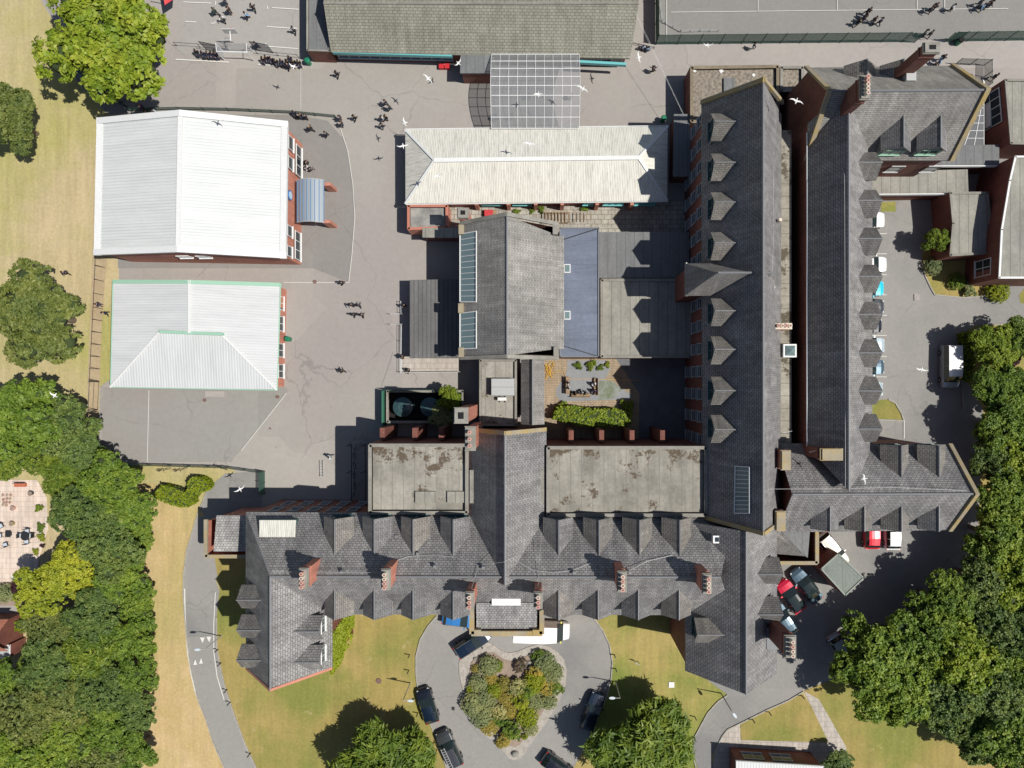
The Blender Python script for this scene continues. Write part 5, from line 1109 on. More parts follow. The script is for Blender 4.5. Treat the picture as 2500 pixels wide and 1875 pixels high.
lc = car(1096, 1831, -.42, -.9, 'estate', 'dark', 'dark grey estate carrying a silver ladder at the bottom edge')
ldr = empty('ladder', W(1095, 1845, 1.7), 'silver ladder lying on the roof of the dark grey estate', 'ladder'); ldr.rotation_euler = (0, 0, math.atan2(.9, -.42))
for sg in (1, -1): MB().box((-.3, sg * .2 + .32, 0), (2.6, .05, .06)).build('rail', trim_grey, ldr, local=True)
for k in range(9): MB().box((-1.45 + k * .29, .32, .01), (.04, .4, .03)).build('rung', trim_grey, ldr, local=True)
car(1153, 1571, .84, -.55, 'estate', 'navy', 'dark blue estate car at the left of the front porch')
car(1322, 1545, 1, .03, 'bigvan', 'white', 'long white van with yellow mirrors in front of the porch', 'van', 'delivery_van', mirrorm=plain('yellow_mirror', (.65, .6, .1)))
car(1447, 1740, .33, -.95, 'estate', 'navy', 'dark blue people carrier partly shaded, right of the heart bed')
car(1362, 1876, .8, .6, 'hatch', 'black', 'black car just showing at the bottom edge below the heart tip')
car(1933, 1457, -.56, -.83, 'hatch', 'red', 'pink red hatchback with dark glass roof next to a grey saloon', roofc='glass')
car(1970, 1430, -.60, -.80, 'saloon', 'slate', 'blue grey saloon with glass roof beside the pink red hatchback', roofc='glass')
car(1914, 1512, -.55, -.83, 'hatch', 'slate', 'silver car half hidden under the wing roof showing a red light')
car(2131, 1298, 0, -1, 'hatch', 'crimson', 'bright red car under the eaves of the right arm')
car(2182, 1300, 0, -1, 'hatch', 'white', 'white roofed car beside the bright red one', roofc='white')
car(2036, 1345, .62, .78, 'estate', 'cream', 'cream white car squeezed between the stone parapet and the garage')
car(1122, 1512, 1, .12, 'hatch', 'blue', 'bright blue car mostly hidden by the porch dormer')
car(2058, 1590, .5, .8, 'hatch', 'pale', 'pale blue car glimpsed under the lower right trees')
mbus = car(2326, 894, 0, 1, 'van', 'silver', 'silver minibus with white roof parked by the right hand hedge', 'minibus', 'minibus', roofc='white')
for y, c_, ty, lb, x in ((536, 'white', 'hatch', 'white hatchback nose showing below the second wing dormer from the top', 2112), (645, 'white', 'hatch', 'white car with dark rear window, second of the staff car row', 2117), (703, 'cyan', 'hatch', 'turquoise car corner in the staff car row', 2110), (748, 'dark', 'saloon', 'dark silver edged car beneath the fourth gap between dormers', 2106), (794, 'black', 'hatch', 'black car almost hidden by a dormer in the staff car row', 2105),
                         (843, 'pale', 'hatch', 'pale silver blue car in the staff car row', 2112), (896, 'slate', 'hatch', 'dark metallic car with a bright sun glint in the staff car row', 2111), (950, 'pale', 'hatch', 'pale car at the lower end of the staff car row', 2108)):
    car(x + 8, y, 1, 0, ty, c_, lb)

# ================================================================ people
skin = plain('skin', (.42, .25, .17), .6); skin2 = plain('skin_brown', (.20, .11, .07), .6)
hairm = {'dark': plain('hair_dark', (.015, .011, .009), .7), 'brown': plain('hair_brown', (.09, .05, .025), .7), 'fair': plain('hair_fair', (.42, .30, .15), .7)}
cloth = {'navy': plain('cloth_navy', (.02, .027, .055), .85), 'blk': plain('cloth_black', (.01, .01, .012), .85), 'white': plain('cloth_white', (.62, .66, .70), .8), 'blue': plain('cloth_light_blue', (.22, .42, .66), .8), 'purple': plain('cloth_purple', (.06, .035, .12), .8), 'grey': plain('cloth_grey', (.15, .15, .16), .8), 'green': plain('cloth_green', (.02, .06, .05), .8)}
def skinned(pts, edges, rad, name, lv=1):
    me = bpy.data.meshes.new('t'); me.from_pydata(pts, edges, []); o = bpy.data.objects.new('t', me); C.objects.link(o)
    m = o.modifiers.new('s', 'SKIN'); m.use_smooth_shade = True; u = o.modifiers.new('u', 'SUBSURF'); u.levels = lv; u.render_levels = lv
    for i, q in enumerate(rad): me.skin_vertices[0].data[i].radius = (q, q) if not isinstance(q, tuple) else q
    me.skin_vertices[0].data[0].use_root = True
    dg = bpy.context.evaluated_depsgraph_get(); r_ = bpy.data.meshes.new_from_object(o.evaluated_get(dg)); r_.name = name
    bpy.data.objects.remove(o); return r_
def pose(kind):
    sit = kind == 'sit'; hz = .48 if sit else .92
    if kind == 'walk': kn = [(.12, .14, .5), (-.05, -.09, .49)]; ft = [(.20, .11, .07), (-.36, -.1, .14)]; el = [(-.16, .27, 1.13), (.14, -.27, 1.13)]; ha = [(-.10, .26, .87), (.36, -.2, .95)]
    elif sit: kn = [(.42, .12, .5), (.42, -.12, .5)]; ft = [(.40, .13, .07), (.45, -.13, .07)]; el = [(.05, .26, .72), (.05, -.26, .72)]; ha = [(.30, .14, .60), (.30, -.14, .60)]
    else: kn = [(.02, .11, .5), (.0, -.11, .5)]; ft = [(0, .13, .07), (-.02, -.12, .07)]; el = [(-.03, .27, 1.12), (.03, -.27, 1.12)]; ha = [(.05, .27, .86), (.2, -.16, 1.05)]
    P = [(0, 0, hz), (0, 0, hz + .25), (.0, 0, hz + .46), (.0, 0, hz + .57), (.02, 0, hz + .68), (.02, 0, hz + .76)]
    Rr = [.13, .12, .12, .055, .09, .07]; E = [(0, 1), (1, 2), (2, 3), (3, 4), (4, 5)]
    for sg, i in ((1, 0), (-1, 1)):
        n = len(P); P += [(0, .17 * sg, hz + .45), el[i], ha[i], (ha[i][0] + .07, ha[i][1] * .97, ha[i][2] - .05)]; Rr += [.06, .045, .032, .03]; E += [(2, n), (n, n + 1), (n + 1, n + 2), (n + 2, n + 3)]
        n = len(P); f = ft[i]; P += [(0, .095 * sg, hz - .05), kn[i], f, (f[0] + .16, f[1] * 1.1, f[2] - .02)]; Rr += [.085, .06, .045, .035]; E += [(0, n), (n, n + 1), (n + 1, n + 2), (n + 2, n + 3)]
    body = skinned(P, E, Rr, 'person')
    up = [0, 1, 2, 6, 7, 8, 14, 15, 16]
    def sub(idx, k, nm, rs=None):
        mp = {a: i for i, a in enumerate(idx)}; ee = [(mp[a], mp[b]) for a, b in E if a in mp and b in mp]
        return skinned([P[i] for i in idx], ee, [Rr[i] * k + .012 for i in idx], nm)
    top = sub(up, 1.12, 'jumper'); tr = sub([0, 10, 11, 12, 18, 19, 20], 1.12, 'trousers')
    hp = Vector((0, 0, hz + .745)); vs_ = []; fs = []
    mb = MB(); nu, nv = 12, 6
    for j in range(nv + 1):
        th = math.pi * .62 * j / nv
        for i in range(nu):
            ph = 2 * math.pi * i / nu; vs_.append((.0 + .115 * math.sin(th) * math.cos(ph) - .012, .105 * math.sin(th) * math.sin(ph), hp.z - .03 + .125 * math.cos(th)))
    for j in range(nv):
        for i in range(nu): fs.append((j * nu + i, (j + 1) * nu + i, (j + 1) * nu + (i + 1) % nu, j * nu + (i + 1) % nu))
    mb.mesh(vs_, fs); o = mb.build('hair', hairm['dark'], None, smooth=True); hm = o.data; bpy.data.objects.remove(o)
    fb = MB()   # face: nose, eyes and mouth on the front of the head
    fb.box((.125, 0, hz + .68), (.03, .025, .045)); fb.box((.108, .035, hz + .70), (.012, .022, .012)); fb.box((.108, -.035, hz + .70), (.012, .022, .012)); fb.box((.108, 0, hz + .635), (.014, .05, .01))
    o = fb.build('face', skin, None); fm = o.data; bpy.data.objects.remove(o)
    return body, top, tr, hm, fm
POSES = {k: pose(k) for k in ('stand', 'walk', 'sit')}
def person(px, py, kind, top, bot, label, ang=None, h=1.0, hair='dark', group=None, z=0.0, sc_=1.0):
    p = W(px, py, z + 1.2 * sc_); body, tp, tr, hm, fm = POSES[kind]; sk = random.choice([skin, skin, skin2])
    o = bpy.data.objects.new('person', body); C.objects.link(o); o.location = (p.x, p.y, z); o.rotation_euler = (0, 0, random.random() * 6.28 if ang is None else R(ang)); o.scale = (sc_,) * 3
    tag(o, label, 'person', group)
    for nm, me, m in (('jumper', tp, cloth[top]), ('trousers', tr, cloth[bot]), ('hair', hm, hairm[hair]), ('face', fm, hairm[hair])):
        c = bpy.data.objects.new(nm, me); C.objects.link(c); c.parent = o
        if not me.materials: me.materials.append(m)
        c.material_slots[0].link = 'OBJECT'; c.material_slots[0].material = m
    if not body.materials: body.materials.append(sk)
    o.material_slots[0].link = 'OBJECT'; o.material_slots[0].material = sk
    return o
PL = [
 (521, 24, 'walk', 'green', 'blk', 'person in dark green top at the left end of the ball court'), (541, 42, 'walk', 'white', 'blk', 'person in white shirt walking below the dark green top'), (556, 22, 'stand', 'blk', 'blk', 'person in black between white shirt and light blue shirt on the ball court'),
 (599, 34, 'walk', 'blue', 'blk', 'person in light blue shirt on the ball court above the hoop'), (615, 14, 'walk', 'navy', 'blk', 'dark clothed person right of the light blue shirt'), (546, 0, 'stand', 'navy', 'navy', 'dark clothed person cut by the top edge over the ball court'),
 (715, 69, 'walk', 'white', 'blk', 'person in white shirt near the tiled block corner'), (623, 107, 'walk', 'navy', 'navy', 'dark clothed person standing behind the right net shadow panel'), (157, 157, 'walk', 'navy', 'blk', 'left one of two people on the path by the top left tree'),
 (175, 150, 'walk', 'navy', 'white', 'right one of two people on the path, with pale bag', ), (235, 219, 'walk', 'blk', 'navy', 'lone person on the footpath above the sports hall'), (342, 260, 'stand', 'purple', 'blk', 'person in purple top at the gate by the sports hall roof'),
 (373, 269, 'stand', 'white', 'white', 'person in white clothes beside the green fence'), (356, 275, 'stand', 'blk', 'blk', 'dark clothed person half behind the roof edge next to the white one'), (714, 271, 'sit', 'navy', 'blk', 'single dark clothed person leaning on the green fence'),
 (732, 281, 'stand', 'blk', 'navy', 'left of a pair at the green fence near the yard middle'), (744, 282, 'stand', 'navy', 'blk', 'right of a pair at the green fence near the yard middle'), (756, 311, 'walk', 'blk', 'blk', 'fair haired person in black right of the sports hall'),
 (794, 325, 'walk', 'navy', 'blk', 'dark clothed person alone below the end of the green fence'), (745, 393, 'sit', 'blk', 'blk', 'upper seated dark person at the sports hall window'), (745, 407, 'sit', 'white', 'white', 'seated person in white at the sports hall window'),
 (753, 410, 'sit', 'blk', 'grey', 'lower seated dark person at the sports hall window'), (821, 177, 'walk', 'navy', 'blk', 'lone dark person below the tiled block'), (939, 248, 'walk', 'blk', 'navy', 'top person of the upper trio in the yard'),
 (949, 260, 'walk', 'navy', 'blk', 'lower person of the upper trio in the yard'), (931, 286, 'stand', 'white', 'blk', 'person in pale jacket in the yard group'), (941, 284, 'stand', 'blk', 'blk', 'brown haired person next to the pale jacket'),
 (932, 304, 'walk', 'navy', 'navy', 'lowest person of the yard group'), (864, 284, 'walk', 'blk', 'blk', 'dark person in mid yard level with the fence end'), (828, 286, 'stand', 'navy', 'blk', 'upper of two at the fence end'), (832, 300, 'stand', 'blk', 'navy', 'lower of two at the fence end'),
 (833, 689, 'walk', 'blk', 'blk', 'lone dark person in the yard right of the two white roofs'), (856, 743, 'walk', 'navy', 'blk', 'left person of the upper pair west of the railing'), (874, 744, 'walk', 'navy', 'navy', 'right person of the upper pair west of the railing'),
 (862, 767, 'walk', 'blk', 'navy', 'left person of the lower pair west of the railing'), (882, 768, 'walk', 'navy', 'blk', 'right person of the lower pair west of the railing'), (834, 905, 'walk', 'blk', 'blk', 'lone dark person above the water tanks'), (804, 1116, 'walk', 'white', 'grey', 'person in pale top at the shade edge of the south yard'),
 (985, 745, 'stand', 'navy', 'blk', 'person leaning at the upper end of the railing'), (982, 871, 'stand', 'blk', 'blk', 'person leaning at the terrace corner railing'), (994, 902, 'sit', 'blk', 'blk', 'dark person sitting on the paved terrace'),
 (1388, 934, 'sit', 'white', 'blk', 'upper seated person on the left garden bench'), (1388, 948, 'sit', 'white', 'grey', 'lower seated person on the left garden bench'), (1406, 960, 'sit', 'blk', 'blk', 'left seated person on the lower garden bench'), (1420, 960, 'sit', 'white', 'blk', 'middle seated person on the lower garden bench'),
 (1430, 958, 'sit', 'grey', 'blk', 'right seated person on the lower garden bench'), (1450, 936, 'sit', 'white', 'blk', 'seated person in white on the right garden bench'), (1451, 953, 'sit', 'purple', 'blk', 'seated person with bare legs on the right garden bench'),
 (1571, 111, 'sit', 'blue', 'blk', 'left person in light blue on the bench by the court fence'), (1585, 114, 'sit', 'blue', 'blk', 'right person in light blue on the bench by the court fence'), (1596, 166, 'walk', 'blk', 'blk', 'lone dark person under the overhead wires'), (1843, 109, 'walk', 'blk', 'white', 'person in black carrying something white by the court fence'),
 (2124, 24, 'walk', 'navy', 'blk', 'topmost person of the left group on the sports court'), (2119, 32, 'walk', 'blk', 'blk', 'second person of the left group on the sports court'), (2112, 43, 'walk', 'navy', 'navy', 'third person of the left group on the sports court'), (2099, 51, 'walk', 'blk', 'navy', 'lowest person of the left group on the sports court'),
 (2138, 45, 'walk', 'blk', 'blk', 'left one of two dark people right of the left court group'), (2153, 48, 'walk', 'navy', 'blk', 'right one of two dark people right of the left court group'), (2287, 12, 'walk', 'grey', 'blk', 'brown clothed person on the court near the top edge'), (2276, 19, 'walk', 'blk', 'navy', 'person just left of the brown clothed one on the court'),
 (2329, 15, 'walk', 'white', 'blk', 'person in pale shirt on the sports court'), (2402, 14, 'walk', 'blue', 'blk', 'light blue clothed person in the right court group'), (2414, 8, 'walk', 'navy', 'blk', 'second person of the right court group'), (2423, 6, 'walk', 'blk', 'blk', 'rightmost person of the right court group'), (2397, 3, 'walk', 'navy', 'navy', 'leftmost person of the right court group'),
 (2263, 77, 'walk', 'grey', 'blk', 'left person in the open gate of the court fence'), (2275, 79, 'walk', 'blk', 'blk', 'right person in the open gate of the court fence'), (2306, 138, 'walk', 'navy', 'navy', 'top person right of the tall brick chimney'), (2298, 147, 'walk', 'blue', 'blk', 'middle person right of the tall brick chimney'), (2285, 157, 'walk', 'blk', 'blk', 'bottom person right of the tall brick chimney'),
 (2433, 184, 'walk', 'blk', 'blk', 'lone dark person at the right above the flat roofed block'), (237, 743, 'stand', 'navy', 'navy', 'dark blue clothed person beside the wooden fence'), (253, 764, 'walk', 'navy', 'blk', 'person on the grass strip right of the wooden fence'), (155, 665, 'walk', 'navy', 'blk', 'person at the upper edge of the olive tree on the lawn'), (143, 876, 'stand', 'blk', 'blk', 'person at the lower edge of the olive tree on the lawn'),
 (1292, 232, 'stand', 'blk', 'blk', 'left person beneath the glazed canopy'), (1395, 232, 'stand', 'navy', 'blk', 'right person beneath the glazed canopy'), (1212, 285, 'walk', 'navy', 'blk', 'person beneath the lower left corner of the glazed canopy'), (1250, 282, 'walk', 'blk', 'navy', 'person beneath the lower middle of the glazed canopy')]
for q in PL: person(q[0], q[1], q[2], q[3], q[4], q[5], hair='fair' if 'fair' in q[5] else ('brown' if 'brown' in q[5] else 'dark'), sc_=.97, z=0.0 if 'terrace' not in q[5] else .25)
for x, y, t_ in ((474, 121, 'blk'), (490, 125, 'navy'), (503, 126, 'navy'), (513, 126, 'blue'), (521, 127, 'navy')):
    person(x, y, 'sit', t_ if t_ != 'blue' else 'navy', 'navy', 'one of the dark clothed people sitting in a row left of the hoop stand', ang=270 + random.uniform(-20, 20), group='row of people seated left of the hoop stand')
for x, y in ((638, 139), (646, 136), (658, 139), (669, 145), (683, 145), (703, 137), (698, 146), (712, 146), (725, 147)):
    person(x, y, 'sit', random.choice(['blk', 'navy']), 'navy', 'one of the dark clothed people sitting in a row right of the hoop stand', ang=270 + random.uniform(-30, 30), group='row of people seated right of the hoop stand')
person(700, 157, 'walk', 'navy', 'blk', 'dark clothed person standing below the right hand seated row')

# ================================================================ gulls
gw_ = plain('gull_white', (.72, .72, .70), .7); gg_ = plain('gull_grey', (.35, .36, .37), .7)
def gull_mesh(sp, dih):
    mb = MB(); n = 8; prof = [(-.30, .015), (-.22, .05), (-.05, .085), (.10, .075), (.20, .045), (.26, .05), (.31, .03), (.36, .006)]
    for (x0, r0), (x1, r1) in zip(prof[:-1], prof[1:]): mb.tube((x0, 0, 0), (x1, 0, .0), r0, n, r1, cap=False)
    o = mb.build('gull', gw_, None, smooth=True); me = o.data; bpy.data.objects.remove(o)
    wgs = []
    for sg in (1, -1):
        P = [(.08, .04), (.13, .28 * sp), (.06, .52 * sp), (-.12, .72 * sp), (-.12, .70 * sp), (-.02, .46 * sp), (-.03, .25 * sp), (-.10, .04)]
        q = [Vector((x, sg * y, .02 + dih * abs(y))) for x, y in P]; m2 = MB()
        tp = [v + Vector((0, 0, .012)) for v in q]; 
        for a, b, c_, d in ((0, 1, 6, 7), (1, 2, 5, 6), (2, 3, 4, 5)):
            m2.poly([tp[a], tp[b], tp[c_], tp[d]]); m2.poly([q[d], q[c_], q[b], q[a]])
        for i in range(8): m2.poly([q[i], q[(i + 1) % 8], tp[(i + 1) % 8], tp[i]])
        o = m2.build('wing', gw_, None); wgs.append(o.data); bpy.data.objects.remove(o)
    return me, wgs
GM = [gull_mesh(1, .15), gull_mesh(.8, .45)]
GL = [(273, 155, 9, 30, 'white gull beside the lower edge of the bright top left tree'), (718, 163, 7, 250, 'gull flying below the right seated row'), (539, 290, 9.6, 70, 'large gull over the far edge of the white sports hall roof'), (1119, 154, 6, 320, 'gull at the tiled block doorway'), (1045, 192, 8, 45, 'gull gliding below the red crates'),
      (989, 300, 7, 200, 'gull above the corner of the corrugated hall'), (984, 356, 6.5, 280, 'gull crossing the left eave of the corrugated hall'), (1071, 430, 8.5, 110, 'gull over the corrugated roof near its left hip'), (1293, 351, 8.5, 80, 'gull over the corrugated roof below the canopy'), (1315, 231, 8, 90, 'gull over the glazed canopy'), (1423, 217, 9, 60, 'gull right of the glazed canopy'),
      (1728, 111, 7, 270, 'white gull above the court fence road'), (1944, 247, 17, 70, 'white gull over the dark gap between roofs'), (134, 965, 8, 240, 'white gull over the dry lawn in the left part'), (2250, 902, 8, 260, 'gull over the staff car park left of the minibus'), (2109, 1169, 17, 10, 'white gull over the slates of the right arm'), (586, 1194, 6, 300, 'gull over the shaded yard by the porch'), (2401, 210, 14, 20, 'gull perched near the gable point at upper right'), (1560, 140, 7, 190, 'small gull near the bench by the court fence')]
for i, (x, y, h, a, lb) in enumerate(GL):
    me, wg = GM[i % 2]; o = bpy.data.objects.new('gull', me); C.objects.link(o); o.location = W(x, y, h); o.rotation_euler = (0, random.uniform(-.2, .2), R(a)); o.scale = (.95,) * 3; tag(o, lb, 'bird', 'gulls in flight')
    for wm_ in wg: c = bpy.data.objects.new('wing', wm_); C.objects.link(c); c.parent = o

# ================================================================ fences, rails, street furniture
mesh_green = glassmat('green_mesh', (.035, .115, .085), .52, .8); mesh_dark = glassmat('dark_mesh', (.03, .05, .05), .3, .8); green_post = plain('green_post', (.02, .07, .05), .6)
def fence(pts, h, sp, label, pm=None, mm=None, panel=True, pr=.045, rails=(), name='fence', cat='fence', mmx=None):
    P = [W(x, y) for x, y in pts]; t = empty(name, P[0], label, cat); mb = MB()
    for a, b in zip(P[:-1], P[1:]):
        d = b - a; n = max(1, round(d.length / sp))
        for k in range(n): q = a + d * (k / n); MB().tube(q, q + Vector((0, 0, h + .05)), pr, 6).build('post', pm or green_post, t)
        x = d.normalized(); y = Vector((-x.y, x.x, 0)); M = Matrix((x, y, Vector((0, 0, 1)))).transposed()
        if panel: mb.box(mid(a, b) + Vector((0, 0, h / 2)), (d.length, .012, h - .1), M=M)
    q = P[-1]; MB().tube(q, q + Vector((0, 0, h + .05)), pr, 6).build('post', pm or green_post, t)
    if panel: mb.build('mesh_panel', mm or mesh_green, t)
    if rails:
        m2 = MB()
        for z in rails:
            for a, b in zip(P[:-1], P[1:]): m2.tube(a + Vector((0, 0, z)), b + Vector((0, 0, z)), .025, 5)
        m2.build('rail', mmx or pm or green_post, t)
    return t
fence([(1601, 109), (1810, 107), (2000, 105), (2200, 103)], 2.3, 2.55, 'tall green mesh fence along the sports court, left run', rails=(2.2,)); fence([(2312, 102), (2500, 99), (2600, 98)], 2.3, 2.55, 'tall green mesh fence along the sports court, right run', rails=(2.2,))
fence([(1600, -40), (1601, 109)], 2.3, 2.4, 'tall green mesh fence on the left side of the sports court', rails=(2.2,), mm=glassmat('dense_green_mesh', (.02, .09, .06), .85, .8))
fence([(2203, 103), (2232, 104)], 2.2, 1.5, 'left leaf of the open green court gate', rails=(.1, 2.1), name='gate', cat='gate'); fence([(2305, 103), (2338, 100)], 2.2, 1.6, 'right leaf of the open green court gate', rails=(.1, 2.1), name='gate', cat='gate')
fence([(325, 271), (440, 269), (560, 271), (720, 278), (822, 288)], .95, 2.4, 'low green mesh fence behind the sports hall roof', rails=(.9,)); fence([(185, 118), (200, 160), (212, 190), (260, 228), (322, 272)], 1.9, 1.6, 'dark green mesh fence beside the top left footpath', rails=(1.8,))
fence([(318, 1132), (420, 1135), (560, 1139), (640, 1150)], 1.5, 2.2, 'green mesh fence along the bottom of the lower yard', rails=(1.4,)); fence([(647, 1150), (647, 1205)], 1.8, 1.4, 'short green fence panel across the shaded drive')
fence([(2330, 158), (2402, 160), (2402, 216)], 1.6, 1.6, 'small green mesh compound around the bins at upper right', mm=mesh_dark, rails=(1.5,))
fence([(262, 500), (258, 620), (252, 754), (243, 930)], 1.9, 1.45, 'tall thin dark post fence beside the dry lawn', plain('dark_post', (.06, .045, .035), .8), panel=False, pr=.035, rails=(1.85,))
fence([(243, 932), (240, 1000)], 1.9, 3.2, 'dark framed double gate at the end of the post fence', plain('dark_gate', (.03, .03, .03), .6), panel=False, pr=.05, rails=(.15, 1.0, 1.85), name='gate', cat='gate'); fence([(240, 1004), (238, 1040)], 1.9, 1.5, 'short post fence below the dark gate', trim_dark, panel=False, pr=.035, rails=(1.8,))
fence([(300, 250), (322, 232), (344, 215)], 1.9, 1.5, 'open dark metal gate leaf by the top left tree', trim_dark, panel=False, rails=(.1, 1.0, 1.85), name='gate', cat='gate'); fence([(275, 248), (312, 262)], 1.7, 1.6, 'dark metal gate leaf lying across the footpath', trim_dark, panel=False, rails=(.1, .9, 1.65), name='gate', cat='gate')
fence([(982, 738), (983, 765)], 1.05, 1.3, 'white railing at the top of the terrace steps', trim_white, panel=False, rails=(.5, 1.0), name='railing', cat='railing', pr=.03); fence([(983, 795), (982, 910), (1125, 908)], 1.1, 1.8, 'white railing around the paved terrace', trim_white, panel=False, rails=(.4, .75, 1.05), name='railing', cat='railing', pr=.03)
fence([(956, 768), (985, 768)], .9, 1.3, 'upper handrail of the terrace steps', trim_white, panel=False, rails=(.85,), name='railing', cat='handrail', pr=.03); fence([(956, 793), (985, 793)], .9, 1.3, 'lower handrail of the terrace steps', trim_white, panel=False, rails=(.85,), name='railing', cat='handrail', pr=.03)
fence([(432, 112), (490, 116), (556, 122)], .9, 2.4, 'thin dark rail behind the left seated row', trim_dark, panel=False, rails=(.85,), name='railing', cat='railing', pr=.03); fence([(630, 132), (730, 142)], .9, 2.4, 'thin dark rail behind the right seated row', trim_dark, panel=False, rails=(.85,), name='railing', cat='railing', pr=.03)
for pts, lb in (([(1610, 8), (1616, 52), (1622, 58)], 'upright grey barrier at the court corner'), ([(1624, 58), (1660, 78)], 'slanted grey barrier at the court corner'), ([(1662, 79), (1706, 78)], 'first grey barrier along the court fence'), ([(1709, 78), (1752, 78)], 'second grey barrier along the court fence')):
    fence(pts, .55, 1.0, lb, trim_grey, panel=False, rails=(.15, .5), name='barrier', cat='barrier', pr=.03)
fence([(1540, 108), (1596, 120)], .5, .9, 'metal bench frame under the two light blue shirts', trim_dark, panel=False, rails=(.3, .48), name='bench', cat='bench', pr=.03)
# bicycle shelter and racks in the shade
bs = empty('bicycle_shelter', W(868, 1150), 'dark framed bicycle shelter in the shade of the flat roof', 'bicycle shelter')
for x in (858, 892):
    for y in (1085, 1150, 1220): q = W(x, y); MB().tube(q, q + Vector((0, 0, 2.0)), .05, 6).build('post', trim_dark, bs)
for x in (858, 892): MB().tube(W(x, 1085, 2.0), W(x, 1220, 2.0), .05, 5).build('beam', trim_dark, bs)
def bicycle(px, py, a, label, c=None, group=None):
    t = empty('bicycle', W(px, py), label, 'bicycle', group, rz=R(a)); fr = c or trim_dark
    for x in (-.52, .52):
        mb = MB(); n = 16; ring_ = [Vector((x + .33 * math.cos(2 * math.pi * k / n), .0, .34 + .33 * math.sin(2 * math.pi * k / n))) for k in range(n + 1)]; mb.path(ring_, .022, 5); mb.build('wheel', tyre, t, local=True)
    mb = MB(); A_, B_, C_, D_, E_ = Vector((-.52, 0, .34)), Vector((-.12, 0, .3)), Vector((-.25, 0, .82)), Vector((.38, 0, .85)), Vector((.52, 0, .34))
    for a_, b_ in ((A_, B_), (B_, C_), (C_, A_), (C_, D_), (B_, D_), (D_, E_)): mb.tube(a_, b_, .022, 5)
    mb.build('frame', fr, t, local=True); MB().box((-.27, 0, .9), (.26, .13, .06)).build('saddle', trim_dark, t, local=True); MB().tube((.36, -.28, .98), (.36, .28, .98), .02, 6).tube((.36, 0, .98), (.38, 0, .85), .02, 5).build('handlebar', trim_dark, t, local=True)
    t.rotation_euler = (R(12), 0, R(a)); return t
for i, (x, y, a, lb) in enumerate(((403, 1143, 5, 'dark bicycle leaning on the lower yard fence, leftmost'), (443, 1143, 8, 'dark bicycle second along the lower yard fence'), (541, 1142, 160, 'green bicycle at the right end of the lower yard fence'), (428, 1192, 20, 'bicycle standing against the clipped hedge'))): bicycle(x, y, a, lb, green_post if 'green' in lb else None, 'bicycles by the lower yard')
for y in (1100, 1122, 1148, 1172, 1196): bicycle(866, y, 80 + random.uniform(-8, 8), 'dark bicycle parked in the left row of the shaded bicycle shelter', None, 'bicycles in the shelter')
# goal and basketball stand
bk = empty('basketball_stand', W(558, 122), 'white basketball stand with white backboard between two net shadow panels', 'basketball stand')
MB().tube(W(561, 122), W(561, 122) + Vector((0, 0, 2.2)), .09, 8).tube(W(561, 122) + Vector((0, 0, 2.2)), W(563, 98, 3.0), .08, 8).build('post', trim_white, bk)
q = W(561, 76, 3.2); MB().box((q.x, q.y, 3.2), (1.5, .05, 1.0)).build('backboard', trim_white, bk); MB().tube(W(563, 98, 3.0), q, .06, 6).build('arm', trim_white, bk)
mb = MB(); q2 = q + Vector((0, .3, -.35)); mb.path([q2 + Vector((.23 * math.cos(k * .52), .23 * math.sin(k * .52), 0)) for k in range(13)], .02, 4); mb.build('hoop', plain('hoop_red', (.5, .08, .03)), bk)
gl_ = empty('goal', W(570, 130), 'white framed goal with pale net under the hoop', 'goal'); a, b = W(548, 146), W(620, 148); up2 = Vector((0, 0, 2.0)); bk1, bk2 = W(545, 125), W(618, 126)
MB().path([a, a + up2, b + up2, b], .06, 6).build('frame', trim_white, gl_); MB().path([a + up2, bk1 + Vector((0, 0, 1.9)), bk1, bk2, bk2 + Vector((0, 0, 1.9)), b + up2], .04, 5).build('back_frame', trim_white, gl_); MB().poly([bk1, bk2, bk2 + Vector((0, 0, 1.9)), bk1 + Vector((0, 0, 1.9))]).poly([a, bk1, bk1 + Vector((0, 0, 1.9)), a + up2]).build('net', glassmat('net_pale', (.55, .58, .62), .45, .9), gl_)
for x0, x1, lb in ((505, 545, 'dark blue panel in place of the net shadow left of the hoop stand'), (625, 668, 'dark blue panel in place of the net shadow right of the hoop stand')):  # upright dark panels stand in for the goal nets' cast shadows
    t = empty('net_shadow_panel', W(x0, 124), lb, 'net shadow panel'); MB().path([W(x0, 122), W(x0, 122) + Vector((0, 0, 2)), W(x1, 130) + Vector((0, 0, 2)), W(x1, 130)], .035, 5).build('frame', trim_dark, t); a, b = W(x0, 122), W(x1, 130); MB().poly([a, b, b + Vector((0, 0, 2)), a + Vector((0, 0, 2))]).build('net', glassmat('net_shadow_blue', (.05, .07, .13), .65, .9), t)
# lamp posts
def lamp(bx, by, hx, hy, h, m, label):
    b = W(bx, by); e = W(hx, hy, h); t = empty('lamp_post', b, label, 'lamp post'); MB().tube(b, b + Vector((0, 0, h)), .07, 8, .045).build('pole', m, t)
    tp = b + Vector((0, 0, h)); d = e - tp
    MB().tube(tp, tp + d * .75, .035, 6).build('arm', m, t); x = d.normalized(); y = Vector((-x.y, x.x, 0)); M = Matrix((x, y, Vector((0, 0, 1)))).transposed(); c = tp + d * .88
    hd = MB(); n = 10; hd.mesh([c + M @ Vector((.36 * math.cos(2 * math.pi * k / n), .15 * math.sin(2 * math.pi * k / n), z)) for z in (-.05, .05) for k in range(n)], [tuple(range(n))[::-1], tuple(range(n, 2 * n))] + [(k, (k + 1) % n, n + (k + 1) % n, n + k) for k in range(n)]); hd.build('lamp_head', plain('lamp_shade', (.5, .56, .6), .4), t)
